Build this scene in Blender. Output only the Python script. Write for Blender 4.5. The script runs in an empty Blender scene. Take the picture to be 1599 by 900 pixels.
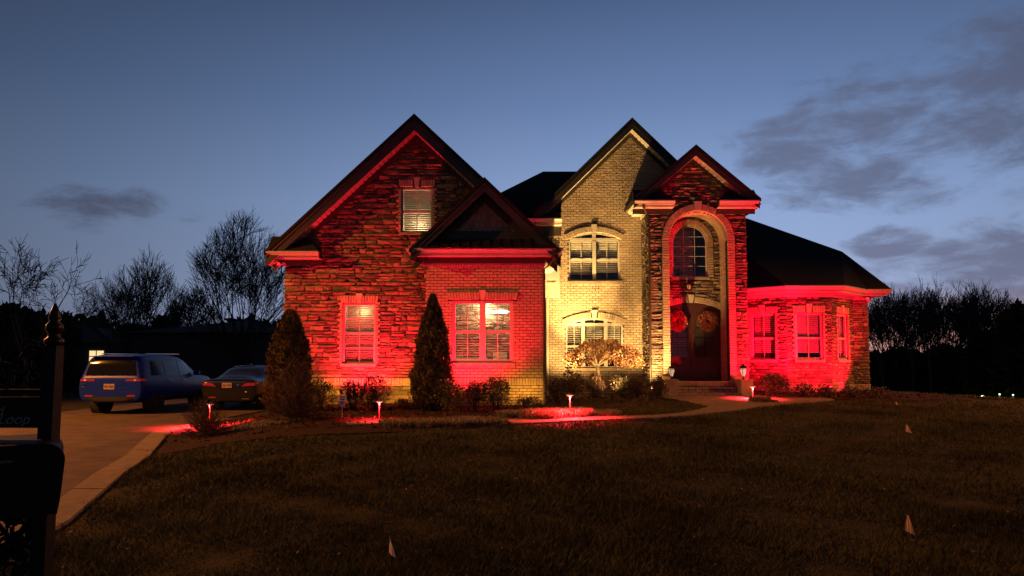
import bpy, bmesh, math, random
import numpy as np
from mathutils import Vector, Matrix
random.seed(7); rng = np.random.default_rng(7)
S = bpy.context.scene
COL = S.collection
R = math.radians

# ---------------------------------------------------------------- camera
FPX, CX, CY, PITCH, CAMZ = 1142.0, 799.5, 490.0, R(3.5), 1.6
cd = bpy.data.cameras.new('camera'); cam = bpy.data.objects.new('camera', cd); COL.objects.link(cam)
cam.location = (0, 0, CAMZ); cam.rotation_euler = (R(90) + PITCH, 0, 0)
cd.sensor_width = 36; cd.lens = FPX / 1599 * 36; cd.shift_y = (CY - 450) / 1599
cd.clip_start = 0.1; cd.clip_end = 3000
S.camera = cam
S.view_settings.view_transform = 'Standard'; S.view_settings.look = 'None'
S.view_settings.exposure = 0.0; S.view_settings.gamma = 1

def ray(px, py):
    x = (px - CX) / FPX; v = -(py - CY) / FPX
    c, s = math.cos(PITCH), math.sin(PITCH)
    return Vector((x, c - v * s, s + v * c))
def P(px, py, D):
    r = ray(px, py); k = D / r.y
    return Vector((r.x * k, D, CAMZ + r.z * k))
def XZ(px, py, D):
    p = P(px, py, D); return p.x, p.z

# ---------------------------------------------------------------- dusk sky
W = bpy.data.worlds.new('World'); S.world = W; W.use_nodes = True
nt = W.node_tree; nt.nodes.clear()
def N(t, **k):
    n = nt.nodes.new(t)
    for a, b in k.items(): setattr(n, a, b)
    return n
def L(a, b): nt.links.new(a, b)
def val(n, i, v): n.inputs[i].default_value = v
def math_(op, a, b=None, c=None, clamp=False):
    n = N('ShaderNodeMath', operation=op); n.use_clamp = clamp
    for i, x in enumerate((a, b, c)):
        if x is None: continue
        if hasattr(x, 'links'): L(x, n.inputs[i])
        else: n.inputs[i].default_value = x
    return n.outputs[0]
def vdot(v, vec):
    n = N('ShaderNodeVectorMath', operation='DOT_PRODUCT'); L(v, n.inputs[0]); n.inputs[1].default_value = vec
    return n.outputs['Value']
def mrange(x, a, b, c=0.0, d=1.0, smooth=True):
    n = N('ShaderNodeMapRange'); n.interpolation_type = 'SMOOTHSTEP' if smooth else 'LINEAR'
    L(x, n.inputs[0])
    for i, v in enumerate((a, b, c, d)): n.inputs[i + 1].default_value = v
    return n.outputs[0]
def ramp(x, stops, interp='EASE'):
    n = N('ShaderNodeValToRGB'); n.color_ramp.interpolation = interp
    e = n.color_ramp.elements
    while len(e) < len(stops): e.new(0.5)
    for el, (p, c) in zip(e, stops): el.position = p; el.color = (*c, 1)
    L(x, n.inputs[0]); return n.outputs[0]
def mixc(f, a, b, mode='MIX'):
    n = N('ShaderNodeMix', data_type='RGBA', blend_type=mode)
    for i, x in ((0, f), (6, a), (7, b)):
        if hasattr(x, 'links'): L(x, n.inputs[i])
        else: n.inputs[i].default_value = x if i == 0 else (*x, 1)
    return n.outputs[2]
tc = N('ShaderNodeTexCoord'); nrm = N('ShaderNodeVectorMath', operation='NORMALIZE'); L(tc.outputs['Generated'], nrm.inputs[0])
D_ = nrm.outputs[0]
sep = N('ShaderNodeSeparateXYZ'); L(D_, sep.inputs[0])
el = sep.outputs[2]
base = ramp(el, [(0.0, (0.28, 0.31, 0.48)), (0.08, (0.32, 0.40, 0.61)), (0.2, (0.245, 0.35, 0.59)),
                 (0.33, (0.135, 0.215, 0.41)), (0.48, (0.062, 0.104, 0.22)), (0.75, (0.02, 0.035, 0.08)), (1.0, (0.014, 0.024, 0.055))], 'LINEAR')
glowdir = Vector((math.sin(R(14)), math.cos(R(14)), 0.12)).normalized()
gd = vdot(D_, glowdir)
azf = mrange(gd, 0.2, 0.99, 0.10, 1.0, False)
gpow = math_('POWER', math_('MAXIMUM', gd, 0.0), 3.5)
azf = math_('ADD', math_('MULTIPLY', gpow, 0.81), 0.19)
sky = mixc(1.0, base, azf, 'MULTIPLY')
# warm afterglow low on the right
hd = Vector((math.sin(R(29)), math.cos(R(29)), 0.0))
hg = math_('MULTIPLY', mrange(vdot(D_, hd), 0.90, 0.999), mrange(el, 0.095, 0.02))
sky = mixc(hg, sky, (0.60, 0.30, 0.26))
# clouds
mp = N('ShaderNodeMapping'); L(D_, mp.inputs[0]); mp.inputs['Rotation'].default_value = (0, R(-24), 0); mp.inputs['Scale'].default_value = (3.0, 3.0, 8.5)
nz = N('ShaderNodeTexNoise'); L(mp.outputs[0], nz.inputs['Vector']); val(nz, 'Scale', 3.4); val(nz, 'Detail', 12.0); val(nz, 'Roughness', 0.64); val(nz, 'Distortion', 0.25)
cn = nz.outputs['Fac']
mask = None
def blob(px, py, inner, outer, amt, stretch=1.0):
    global mask
    d = ray(px, py).normalized()
    dd = N('ShaderNodeVectorMath', operation='SUBTRACT'); L(D_, dd.inputs[0]); dd.inputs[1].default_value = d
    sc = N('ShaderNodeVectorMath', operation='MULTIPLY'); L(dd.outputs[0], sc.inputs[0]); sc.inputs[1].default_value = (1, 1, stretch)
    ln = N('ShaderNodeVectorMath', operation='LENGTH'); L(sc.outputs[0], ln.inputs[0])
    m = mrange(ln.outputs['Value'], outer * 1.12, inner, 0.0, amt)
    mask = m if mask is None else math_('MAXIMUM', mask, m)
blob(1290, 240, 0.05, 0.17, 0.98, 1.5); blob(1400, 180, 0.04, 0.17, 1.0, 1.7); blob(1540, 150, 0.05, 0.20, 1.0, 1.7); blob(1700, 120, 0.05, 0.25, 1.0, 1.5)
blob(1395, 295, 0.02, 0.11, 0.85, 2.0); blob(1390, 378, 0.03, 0.07, 0.95, 2.6); blob(1570, 420, 0.05, 0.17, 1.05, 2.2); blob(1440, 440, 0.05, 0.14, 0.9, 2.8)
blob(130, 320, 0.015, 0.09, 0.75, 1.6); blob(215, 322, 0.01, 0.06, 0.7, 1.5); blob(290, 350, 0.0, 0.06, 0.62, 2.2); blob(330, 318, 0.0, 0.035, 0.6, 1.6); blob(60, 320, 0.0, 0.05, 0.6, 1.6)
blob(1110, -150, 0.03, 0.3, 0.45, 2.0)
cf = mrange(math_('ADD', cn, math_('MULTIPLY', math_('SUBTRACT', mask, 0.85), 0.38)), 0.32, 0.64, 0.0, 1.0)
cf = math_('MULTIPLY', cf, mrange(mask, 0.05, 0.5))
ccol = mixc(mrange(el, 0.02, 0.22), (0.115, 0.115, 0.185), (0.082, 0.095, 0.155))
ccol = mixc(1.0, ccol, azf, 'MULTIPLY'); ccol = mixc(1.0, ccol, (1.25, 1.2, 1.2), 'MULTIPLY')
sky = mixc(math_('MULTIPLY', cf, 0.76), sky, ccol)
grd = mrange(el, -0.03, 0.0)
sky = mixc(grd, (0.012, 0.014, 0.018), sky)
bg = N('ShaderNodeBackground'); L(sky, bg.inputs[0]); bg.inputs[1].default_value = 1.1
wo = N('ShaderNodeOutputWorld'); L(bg.outputs[0], wo.inputs[0])

# ---------------------------------------------------------------- materials
def mat(name, col=(0.5, 0.5, 0.5), rough=0.8, metal=0.0, noise=None, bump=None, ramp_cols=None, piece=False, spec=0.5, emit=None, emis_s=0, var=0.25, scale=6.0, bscale=40.0, coat=0.0, trans=None, rvar=0.0):
    m = bpy.data.materials.new(name); m.use_nodes = True
    t = m.node_tree; b = t.nodes['Principled BSDF']
    b.inputs['Base Color'].default_value = (*col, 1); b.inputs['Roughness'].default_value = rough; b.inputs['Metallic'].default_value = metal
    b.inputs['Specular IOR Level'].default_value = spec
    if coat: b.inputs['Coat Weight'].default_value = coat
    if emit: b.inputs['Emission Color'].default_value = (*emit, 1); b.inputs['Emission Strength'].default_value = emis_s
    tcn = t.nodes.new('ShaderNodeTexCoord')
    geo = t.nodes.new('ShaderNodeNewGeometry')
    src = None
    n1 = t.nodes.new('ShaderNodeTexNoise'); n1.inputs['Scale'].default_value = scale; n1.inputs['Detail'].default_value = 6; n1.inputs['Roughness'].default_value = .65
    t.links.new(geo.outputs['Position'], n1.inputs['Vector'])
    if piece:
        oi = t.nodes.new('ShaderNodeObjectInfo')
        ad = t.nodes.new('ShaderNodeMath'); ad.operation = 'ADD'
        t.links.new(oi.outputs['Random'], ad.inputs[0]); t.links.new(geo.outputs['Random Per Island'], ad.inputs[1])
        fr = t.nodes.new('ShaderNodeMath'); fr.operation = 'FRACT'; t.links.new(ad.outputs[0], fr.inputs[0])
        rp = t.nodes.new('ShaderNodeValToRGB'); t.links.new(fr.outputs[0], rp.inputs[0])
        rp.color_ramp.interpolation = 'LINEAR'
        e = rp.color_ramp.elements
        while len(e) < len(ramp_cols): e.new(.5)
        for i, (elm, c) in enumerate(zip(e, ramp_cols)): elm.position = i / (len(ramp_cols) - 1); elm.color = (*c, 1)
        src = rp.outputs[0]
    elif ramp_cols:
        rp = t.nodes.new('ShaderNodeValToRGB'); t.links.new(n1.outputs['Fac'], rp.inputs[0])
        e = rp.color_ramp.elements
        while len(e) < len(ramp_cols): e.new(.5)
        for i, (elm, c) in enumerate(zip(e, ramp_cols)): elm.position = .3 + .4 * i / (len(ramp_cols) - 1); elm.color = (*c, 1)
        src = rp.outputs[0]
    mx = t.nodes.new('ShaderNodeMix'); mx.data_type = 'RGBA'; mx.blend_type = 'MULTIPLY'; mx.inputs[0].default_value = 1
    if src: t.links.new(src, mx.inputs[6])
    else: mx.inputs[6].default_value = (*col, 1)
    vr = t.nodes.new('ShaderNodeMapRange'); vr.inputs[1].default_value = .3; vr.inputs[2].default_value = .7
    vr.inputs[3].default_value = 1 - var; vr.inputs[4].default_value = 1 + var
    t.links.new(n1.outputs['Fac'], vr.inputs[0]); t.links.new(vr.outputs[0], mx.inputs[7])
    t.links.new(mx.outputs[2], b.inputs['Base Color'])
    if bump:
        n2 = t.nodes.new('ShaderNodeTexNoise'); n2.inputs['Scale'].default_value = bscale; n2.inputs['Detail'].default_value = 5
        t.links.new(geo.outputs['Position'], n2.inputs['Vector'])
        bp = t.nodes.new('ShaderNodeBump'); bp.inputs['Strength'].default_value = bump; bp.inputs['Distance'].default_value = .02
        t.links.new(n2.outputs['Fac'], bp.inputs['Height']); t.links.new(bp.outputs[0], b.inputs['Normal'])
    if rvar:
        rr = t.nodes.new('ShaderNodeMapRange'); rr.inputs[3].default_value = max(0, rough - rvar); rr.inputs[4].default_value = min(1, rough + rvar)
        t.links.new(n1.outputs['Fac'], rr.inputs[0]); t.links.new(rr.outputs[0], b.inputs['Roughness'])
    return m
M = {}
M['brick'] = mat('buff_brick', piece=True, ramp_cols=[(.40, .31, .22), (.33, .26, .185), (.46, .36, .26), (.36, .29, .22), (.42, .33, .235)], bump=.5, var=.18, scale=14, bscale=60, rough=.9, spec=.25)
M['mortar'] = mat('mortar', (.085, .072, .055), bump=.6, bscale=80, rough=.95, spec=.2)
M['dkmortar'] = mat('dark_mortar', (.12, .095, .075), bump=.6, bscale=80, rough=.95, spec=.2)
M['stone'] = mat('ledge_stone', piece=True, ramp_cols=[(.20, .15, .11), (.07, .055, .045), (.28, .20, .14), (.11, .085, .065), (.34, .26, .18), (.08, .065, .055), (.24, .17, .11), (.13, .10, .08)], bump=.9, var=.35, scale=9, bscale=22, rough=.88, spec=.25)
M['white'] = mat('white_paint', (.44, .42, .37), rough=.45, var=.06, bump=.08, bscale=12)
M['trimdk'] = mat('dark_brown_trim', (.034, .028, .023), rough=.5, var=.15, bump=.1, bscale=15)
M['shingle'] = mat('asphalt_shingle', (.022, .021, .022), rough=.97, var=.4, scale=30, bump=.7, bscale=60, spec=.15)
M['shake'] = mat('cedar_shake', piece=True, ramp_cols=[(.42, .25, .16), (.32, .19, .12), (.50, .31, .20)], bump=.5, var=.25, bscale=35, rough=.85, spec=.2)
M['metalroof'] = mat('bronze_metal_roof', (.04, .03, .027), rough=.45, metal=.4, var=.15)
M['slatdim'] = mat('blind_slat_darkened', (.34, .33, .29), rough=.6, var=.06)  # darker copy of the slats, dims blinds that would catch too much light
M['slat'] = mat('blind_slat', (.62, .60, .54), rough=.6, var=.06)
M['frame_bk'] = mat('black_metal', (.006, .006, .006), rough=.6, spec=.25, metal=0, var=.2, bump=.1)
M['lantern_metal'] = mat('lantern_metal', (.02, .015, .012), rough=.4, metal=.6)
M['wood'] = mat('mahogany_wood', (.06, .02, .011), rough=.4, var=.4, scale=10, bump=.15)
M['glassdark'] = mat('room_dark', (.03, .028, .025), rough=.8)  # shade of unlit rooms put into near-black walls, also the right door pane
M['roomwall'] = mat('room_wall', (.5, .47, .38), rough=.8, var=.05)
M['bark'] = mat('bark', (.05, .042, .036), rough=.9, bump=.8, bscale=25)
M['twig'] = mat('twig', (.032, .028, .026), rough=.9)
M['grass'] = mat('dormant_grass', piece=True, ramp_cols=[(.078, .076, .034), (.055, .062, .026), (.104, .096, .046), (.062, .068, .028), (.092, .080, .038)], var=.8, scale=.5, rough=.85, spec=.15)
M['farlawn'] = mat('far_lawn_turf', (.05, .085, .025), rough=.95, var=.4, scale=2, bump=1, bscale=20, spec=.1)
M['soil'] = mat('soil_thatch', (.036, .034, .016), rough=.95, var=.6, scale=3, bump=1, bscale=30, spec=.1)
M['mulch'] = mat('mulch', (.035, .02, .014), rough=.95, var=.5, scale=12, bump=1, bscale=40, spec=.15)
M['chip'] = mat('mulch_chip', piece=True, ramp_cols=[(.075, .04, .025), (.03, .018, .012), (.12, .07, .045)], rough=.9, spec=.2)
M['concrete'] = mat('concrete', (.19, .16, .13), rough=.9, var=.25, scale=5, bump=.4, bscale=50, spec=.25)
M['drive'] = mat('exposed_drive', (.095, .073, .056), rough=.8, var=.4, scale=1.6, bump=.9, bscale=45, spec=.3)
M['evergreen'] = mat('evergreen', piece=True, ramp_cols=[(.055, .058, .022), (.035, .04, .016), (.085, .075, .03)], var=.45, scale=7, rough=.75, spec=.25)
M['arbor'] = mat('arborvitae', piece=True, ramp_cols=[(.15, .12, .05), (.095, .08, .035), (.20, .15, .065)], var=.5, scale=6, rough=.75, spec=.25)
M['leaf'] = mat('shrub_leaf', piece=True, ramp_cols=[(.06, .055, .028), (.10, .07, .045), (.035, .04, .02), (.12, .08, .06)], var=.3, rough=.45, spec=.5)
M['redleaf'] = mat('red_shrub_leaf', piece=True, ramp_cols=[(.12, .05, .04), (.08, .05, .035), (.17, .085, .06)], var=.3, rough=.5)
M['maple'] = mat('maple_leaf', piece=True, ramp_cols=[(.30, .11, .04), (.38, .20, .08), (.20, .05, .03), (.42, .26, .11)], var=.3, rough=.6)
M['maplebark'] = mat('maple_bark', (.32, .25, .17), rough=.8, var=.3, bump=.4)
M['liriope'] = mat('liriope', piece=True, ramp_cols=[(.26, .22, .12), (.34, .27, .16), (.18, .16, .08)], var=.3, rough=.55)
M['twigshrub'] = mat('bare_twig_shrub', piece=True, ramp_cols=[(.11, .065, .045), (.07, .045, .032), (.16, .09, .06)], rough=.85)
M['deadleaf'] = mat('dead_leaf', piece=True, ramp_cols=[(.22, .13, .07), (.14, .08, .045), (.30, .2, .11)], rough=.8)
M['wreath'] = mat('wreath_leaf', piece=True, ramp_cols=[(.55, .08, .07), (.25, .04, .03), (.6, .25, .18), (.10, .10, .06)], rough=.5)
M['farwall'] = mat('far_siding', (.05, .05, .05), rough=.9)
M['farroof'] = mat('far_roof', (.02, .02, .022), rough=.95)
M['blue'] = mat('blue_car_paint', (.002, .020, .34), rough=.34, metal=0, coat=.05, spec=.22, var=.05)
M['blackpaint'] = mat('black_car_paint', (.008, .008, .01), rough=.25, metal=0, coat=.25, spec=.35, var=.05)
M['carglass'] = mat('car_glass', (.005, .006, .008), rough=.08, spec=.22, var=0)
M['tyre'] = mat('tyre_rubber', (.012, .012, .012), rough=.85)
M['rim'] = mat('alloy_rim', (.25, .25, .26), rough=.3, metal=.9)
M['chrome'] = mat('chrome', (.6, .6, .62), rough=.12, metal=1)
M['tail'] = mat('tail_lamp_red', (.25, .01, .01), rough=.15, coat=1, emit=(1, .06, .03), emis_s=.05)
M['tailclear'] = mat('tail_lamp_clear', (.7, .65, .6), rough=.1, coat=1)
M['plate'] = mat('plate', (.30, .27, .25), rough=.4)
M['platetext'] = mat('plate_text', (.18, .02, .02), rough=.5)
M['flag'] = mat('marker_flag', (.80, .62, .50), rough=.6, var=.08)
M['flagor'] = mat('orange_marker_flag', (.85, .55, .28), rough=.6, var=.08)
M['red_head'] = mat('path_light_glow', (.8, .3, .25), emit=(1, .22, .16), emis_s=3.5)
M['redstem'] = mat('copper_stem', (.35, .16, .10), rough=.35, metal=.5)
M['lampglass'] = mat('lantern_glass', (.85, .82, .75), rough=.25, emit=(1, .72, .45), emis_s=.45)
M['lampglass_off'] = mat('unlit_lantern_glass', (.25, .22, .18), rough=.2)
M['fixture'] = mat('ceiling_lamp', (.9, .9, .8), emit=(1, .93, .68), emis_s=6)
M['farlit'] = mat('lit_window', (.9, .8, .5), emit=(1, .72, .33), emis_s=1.1)
M['farlamp'] = mat('far_lamp', (.9, .9, .9), emit=(.85, 1, .95), emis_s=1.2)
M['floodred'] = mat('red_flood_lens', (.8, .1, .1), emit=(1, .05, .07), emis_s=1.0)
M['signw'] = mat('yard_sign_white', (.75, .75, .78), rough=.5, var=.03)
M['signb'] = mat('yard_sign_blue', (.03, .05, .16), rough=.5)
M['lettering'] = mat('sign_lettering', (.22, .22, .21), rough=.6)

def glass_mat():
    m = bpy.data.materials.new('window_glass'); m.use_nodes = True; t = m.node_tree; t.nodes.clear()
    o = t.nodes.new('ShaderNodeOutputMaterial'); tr = t.nodes.new('ShaderNodeBsdfTransparent'); gl = t.nodes.new('ShaderNodeBsdfGlossy')
    tr.inputs[0].default_value = (.86, .88, .86, 1); gl.inputs['Roughness'].default_value = .03
    lw_ = t.nodes.new('ShaderNodeLayerWeight'); pw = t.nodes.new('ShaderNodeMath'); pw.operation = 'POWER'; t.links.new(lw_.outputs['Facing'], pw.inputs[0]); pw.inputs[1].default_value = 5
    fr = t.nodes.new('ShaderNodeMath'); fr.operation = 'MULTIPLY_ADD'; fr.inputs[1].default_value = .9; fr.inputs[2].default_value = .06; t.links.new(pw.outputs[0], fr.inputs[0])
    mx = t.nodes.new('ShaderNodeMixShader'); t.links.new(fr.outputs[0], mx.inputs[0]); t.links.new(tr.outputs[0], mx.inputs[1]); t.links.new(gl.outputs[0], mx.inputs[2])
    t.links.new(mx.outputs[0], o.inputs[0]); return m
M['glass'] = glass_mat()

# ---------------------------------------------------------------- object helpers
WL = {}          # world location of each made object (unrotated things)
def link(o, parent=None, world=True):
    COL.objects.link(o)
    if parent is not None:
        o.parent = parent
        if world:
            o.location = Vector(o.location) - WL.get(parent.name, Vector())
            WL[o.name] = WL.get(parent.name, Vector()) + Vector(o.location)
        else: WL[o.name] = Vector()
    else: WL[o.name] = Vector(o.location)
    return o
def tag(o, label=None, cat=None, group=None, kind=None):
    if label: o['label'] = label
    if cat: o['category'] = cat
    if group: o['group'] = group
    if kind: o['kind'] = kind
    return o
def empty(name, loc, label=None, cat=None, group=None, rz=0):
    o = bpy.data.objects.new(name, None); o.location = loc; o.rotation_euler = (0, 0, rz); o.empty_display_size = .2
    link(o); tag(o, label, cat, group); return o

class MB:
    def __init__(s): s.v = []; s.f = []; s.mi = []; s.cur = 0
    def quad(s, a, b, c, d): s.poly([a, b, c, d])
    def poly(s, pts):
        i = len(s.v); s.v += [tuple(p) for p in pts]; s.f.append(tuple(range(i, i + len(pts)))); s.mi.append(s.cur)
    def box(s, x0, x1, y0, y1, z0, z1, T=None):
        i = len(s.v)
        vs = [(x, y, z) for x in (x0, x1) for y in (y0, y1) for z in (z0, z1)]
        if T: vs = [tuple(T @ Vector(p)) for p in vs]
        s.v += vs
        for q in ((0, 1, 3, 2), (4, 6, 7, 5), (0, 4, 5, 1), (2, 3, 7, 6), (0, 2, 6, 4), (1, 5, 7, 3)):
            s.f.append(tuple(i + k for k in q)); s.mi.append(s.cur)
        return s
    def prism(s, pts, a, b):      # closed loop pts -> two loops (lists of 3D points)
        i = len(s.v); n = len(a); s.v += [tuple(p) for p in a] + [tuple(p) for p in b]
        s.f.append(tuple(range(i + n - 1, i - 1, -1))); s.mi.append(s.cur)
        s.f.append(tuple(range(i + n, i + 2 * n))); s.mi.append(s.cur)
        for k in range(n):
            j = (k + 1) % n; s.f.append((i + k, i + j, i + n + j, i + n + k)); s.mi.append(s.cur)
        return s
    def prismy(s, xz, y0, y1):
        return s.prism(None, [(x, y0, z) for x, z in xz], [(x, y1, z) for x, z in xz])
    def tube(s, pts, rad, n=6, cap=True):
        pts = [Vector(p) for p in pts]
        if not isinstance(rad, (list, tuple)): rad = [rad] * len(pts)
        i = len(s.v)
        for k, p in enumerate(pts):
            t = (pts[min(k + 1, len(pts) - 1)] - pts[max(k - 1, 0)])
            if t.length < 1e-9: t = Vector((0, 0, 1))
            t.normalize()
            a = t.cross(Vector((0, 0, 1)) if abs(t.z) < .9 else Vector((1, 0, 0))).normalized(); b = t.cross(a)
            for j in range(n):
                q = 2 * math.pi * j / n; s.v.append(tuple(p + (a * math.cos(q) + b * math.sin(q)) * rad[k]))
        for k in range(len(pts) - 1):
            for j in range(n):
                jj = (j + 1) % n
                s.f.append((i + k * n + j, i + k * n + jj, i + (k + 1) * n + jj, i + (k + 1) * n + j)); s.mi.append(s.cur)
        if cap:
            s.f.append(tuple(i + j for j in range(n - 1, -1, -1))); s.mi.append(s.cur)
            s.f.append(tuple(i + (len(pts) - 1) * n + j for j in range(n))); s.mi.append(s.cur)
        return s
    def lathe(s, prof, c=(0, 0, 0), n=16):   # prof: (r,z)
        i = len(s.v); m = len(prof)
        for r, z in prof:
            for j in range(n):
                q = 2 * math.pi * j / n; s.v.append((c[0] + r * math.cos(q), c[1] + r * math.sin(q), c[2] + z))
        for k in range(m - 1):
            for j in range(n):
                jj = (j + 1) % n; s.f.append((i + k * n + j, i + k * n + jj, i + (k + 1) * n + jj, i + (k + 1) * n + j)); s.mi.append(s.cur)
        s.f.append(tuple(i + j for j in range(n - 1, -1, -1))); s.mi.append(s.cur)
        s.f.append(tuple(i + (m - 1) * n + j for j in range(n))); s.mi.append(s.cur)
        return s
    def mesh(s, name, mats):
        me = bpy.data.meshes.new(name); me.from_pydata(s.v, [], s.f)
        for m in (mats if isinstance(mats, (list, tuple)) else [mats]): me.materials.append(m)
        if any(s.mi): me.polygons.foreach_set('material_index', s.mi)
        me.update(); return me
    def build(s, name, m, parent=None, world=True, smooth=False, label=None, kind=None, loc=None):
        me = s.mesh(name, m)
        if smooth: me.polygons.foreach_set('use_smooth', [True] * len(me.polygons))
        o = bpy.data.objects.new(name, me)
        if loc: o.location = loc
        link(o, parent, world)
        if label: o['label'] = label
        if kind: o['kind'] = kind
        return o

def np_mesh(name, V, F, m, parent=None, world=True, kind=None, label=None, cat=None, smooth=False):
    """V (n,3), F (m,k) uniform face size"""
    me = bpy.data.meshes.new(name)
    k = F.shape[1]
    me.vertices.add(len(V)); me.vertices.foreach_set('co', np.asarray(V, np.float32).ravel())
    me.loops.add(F.size); me.loops.foreach_set('vertex_index', F.astype(np.int32).ravel())
    me.polygons.add(len(F)); me.polygons.foreach_set('loop_start', np.arange(0, F.size, k, dtype=np.int32))
    me.update(calc_edges=True); me.validate()
    me.materials.append(m)
    o = bpy.data.objects.new(name, me); link(o, parent, world); tag(o, label, cat, None, kind)
    return o

# ---------------------------------------------------------------- piece variants (bricks and stones)
def box_variant(name, m, jit=.0, seed=0, bev=.06):
    r = random.Random(seed); b = MB()
    # unit piece: u -.5...5, out -1..0 (front at y=-0 -> stored as local y = -out), z -.5...5 ; chamfered front
    e = bev
    def j(v): return v + r.uniform(-jit, jit)
    back = [(-.5, 1, -.5), (.5, 1, -.5), (.5, 1, .5), (-.5, 1, .5)]
    mid = [(-.5, .25, -.5), (.5, .25, -.5), (.5, .25, .5), (-.5, .25, .5)]
    fr = [(j(-.5 + e * .4), 0 + r.uniform(0, jit * 2), j(-.5 + e)), (j(.5 - e * .4), r.uniform(0, jit * 2), j(-.5 + e)), (j(.5 - e * .4), r.uniform(0, jit * 2), j(.5 - e)), (j(-.5 + e * .4), r.uniform(0, jit * 2), j(.5 - e))]
    if jit:
        mid = [(x * (1 - r.uniform(0, jit)), y, z * (1 - r.uniform(0, jit * 1.6))) for x, y, z in mid]
    c = (r.uniform(-.2, .2), -r.uniform(0, jit * 1.4), r.uniform(-.2, .2))
    b.v = back + mid + fr + ([c] if jit else [])
    def ring(a, d):
        for k in range(4):
            q = (k + 1) % 4; b.f.append((a + k, a + q, d + q, d + k)); b.mi.append(0)
    ring(0, 4); ring(4, 8)
    if jit:
        for k in range(4): b.f.append((8 + k, 8 + (k + 1) % 4, 12)); b.mi.append(0)
    else: b.f.append((8, 9, 10, 11)); b.mi.append(0)
    return b.mesh(name, m)
class Pieces:
    def __init__(s, name, m, variants): s.name = name; s.m = m; s.var = variants; s.items = []
    def add(s, mtx, size, vi=None): s.items.append((size, random.randrange(len(s.var)) if vi is None else vi, mtx))
def emit_pieces(ps, parent, cap, rest_name):
    ps.items.sort(key=lambda t: -t[0])
    pl = WL.get(parent.name, Vector()); T = Matrix.Translation(-pl)
    for _, vi, mx in ps.items[:cap]:
        o = bpy.data.objects.new(ps.name, ps.var[vi]); COL.objects.link(o); o.parent = parent; o.matrix_basis = T @ mx
    rest = ps.items[cap:]
    if not rest: return
    V = []; F = []; off = 0
    cache = []
    for me in ps.var:
        v = np.array([p.co[:] for p in me.vertices]); f = [tuple(p.vertices) for p in me.polygons]; cache.append((v, f))
    for _, vi, mx in rest:
        v, f = cache[vi]; A = np.array(mx)
        V.append(v @ A[:3, :3].T + A[:3, 3]); F += [tuple(i + off for i in q) for q in f]; off += len(v)
    me = bpy.data.meshes.new(rest_name); me.from_pydata(np.concatenate(V).tolist(), [], F); me.materials.append(ps.m)
    o = bpy.data.objects.new(rest_name, me); link(o, parent); o['kind'] = 'stuff'

class Wall:
    def __init__(s, O, u, n): s.O = Vector(O); s.u = Vector(u).normalized(); s.n = Vector(n).normalized()
    def pt(s, u, z, out=0): return s.O + s.u * u + s.n * out + Vector((0, 0, z - s.O.z))
    def mtx(s, uc, zc, w, h, d, out=0, ang=0, yaw=0, tilt=0):
        B = Matrix.Identity(4)
        for r in range(3): B[r][0] = s.u[r]; B[r][1] = -s.n[r]; B[r][2] = (0, 0, 1)[r]
        p = s.pt(uc, zc, out)
        return Matrix.Translation(p) @ B @ Matrix.Rotation(ang, 4, 'Y') @ Matrix.Rotation(yaw, 4, 'Z') @ Matrix.Rotation(tilt, 4, 'X') @ Matrix.Diagonal((w, d, h, 1))
def arc_half(op, z):
    """half width of opening at height z or None"""
    u0, u1, z0, z1 = op[:4]; r = op[4] if len(op) > 4 else 0
    w = (u1 - u0) / 2
    if z < z0 or z > z1 + r: return None
    if z <= z1: return w
    Rr = (w * w + r * r) / (2 * r); zc = z1 + r - Rr
    q = Rr * Rr - (z - zc) ** 2
    return math.sqrt(q) if q > 0 else None
def intervals(outline, ops, z):
    """outline: function z -> list of (a,b)"""
    iv = list(outline(z))
    for op in ops:
        h = arc_half(op, z)
        if h is None: continue
        c = (op[0] + op[1]) / 2; a, b = c - h, c + h; out = []
        for p, q in iv:
            if b <= p or a >= q: out.append((p, q)); continue
            if a > p: out.append((p, a))
            if b < q: out.append((b, q))
        iv = out
    return iv
def backing(wall, outline, ops, z0, z1, depth, m, parent, front=-.012, step=.04, name='wall'):
    b = MB(); z = z0
    while z < z1 - 1e-6:
        zz = min(z + step, z1)
        for p, q in intervals(outline, ops, (z + zz) / 2):
            if q - p < .004: continue
            A = [wall.pt(p, z, front), wall.pt(q, z, front), wall.pt(q, zz, front), wall.pt(p, zz, front)]
            Bk = [wall.pt(p, z, front - depth), wall.pt(q, z, front - depth), wall.pt(q, zz, front - depth), wall.pt(p, zz, front - depth)]
            b.prism(None, A, Bk)
        z = zz
    return b.build(name, m, parent)
BRH, BRL = .0805, .205
def brick_fill(ps, wall, outline, ops, z0, z1, depth=.05, skip=()):
    z = z0; row = 0
    while z + BRH <= z1 + .02:
        zc = z + BRH / 2
        for p, q in intervals(outline, list(ops) + list(skip), zc):
            u = math.floor(p / BRL) * BRL + (row % 2) * BRL / 2 - BRL
            while u < q:
                a, b_ = max(u + .006, p), min(u + BRL - .006, q)
                if b_ - a > .03:
                    ps.add(wall.mtx((a + b_) / 2, zc, b_ - a, BRH - .014, depth, random.uniform(-.003, .004), random.uniform(-.004, .004), 0, random.uniform(-.02, .02)), (b_ - a) / wall.O.y, 0)
                u += BRL
        z += BRH; row += 1
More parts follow.
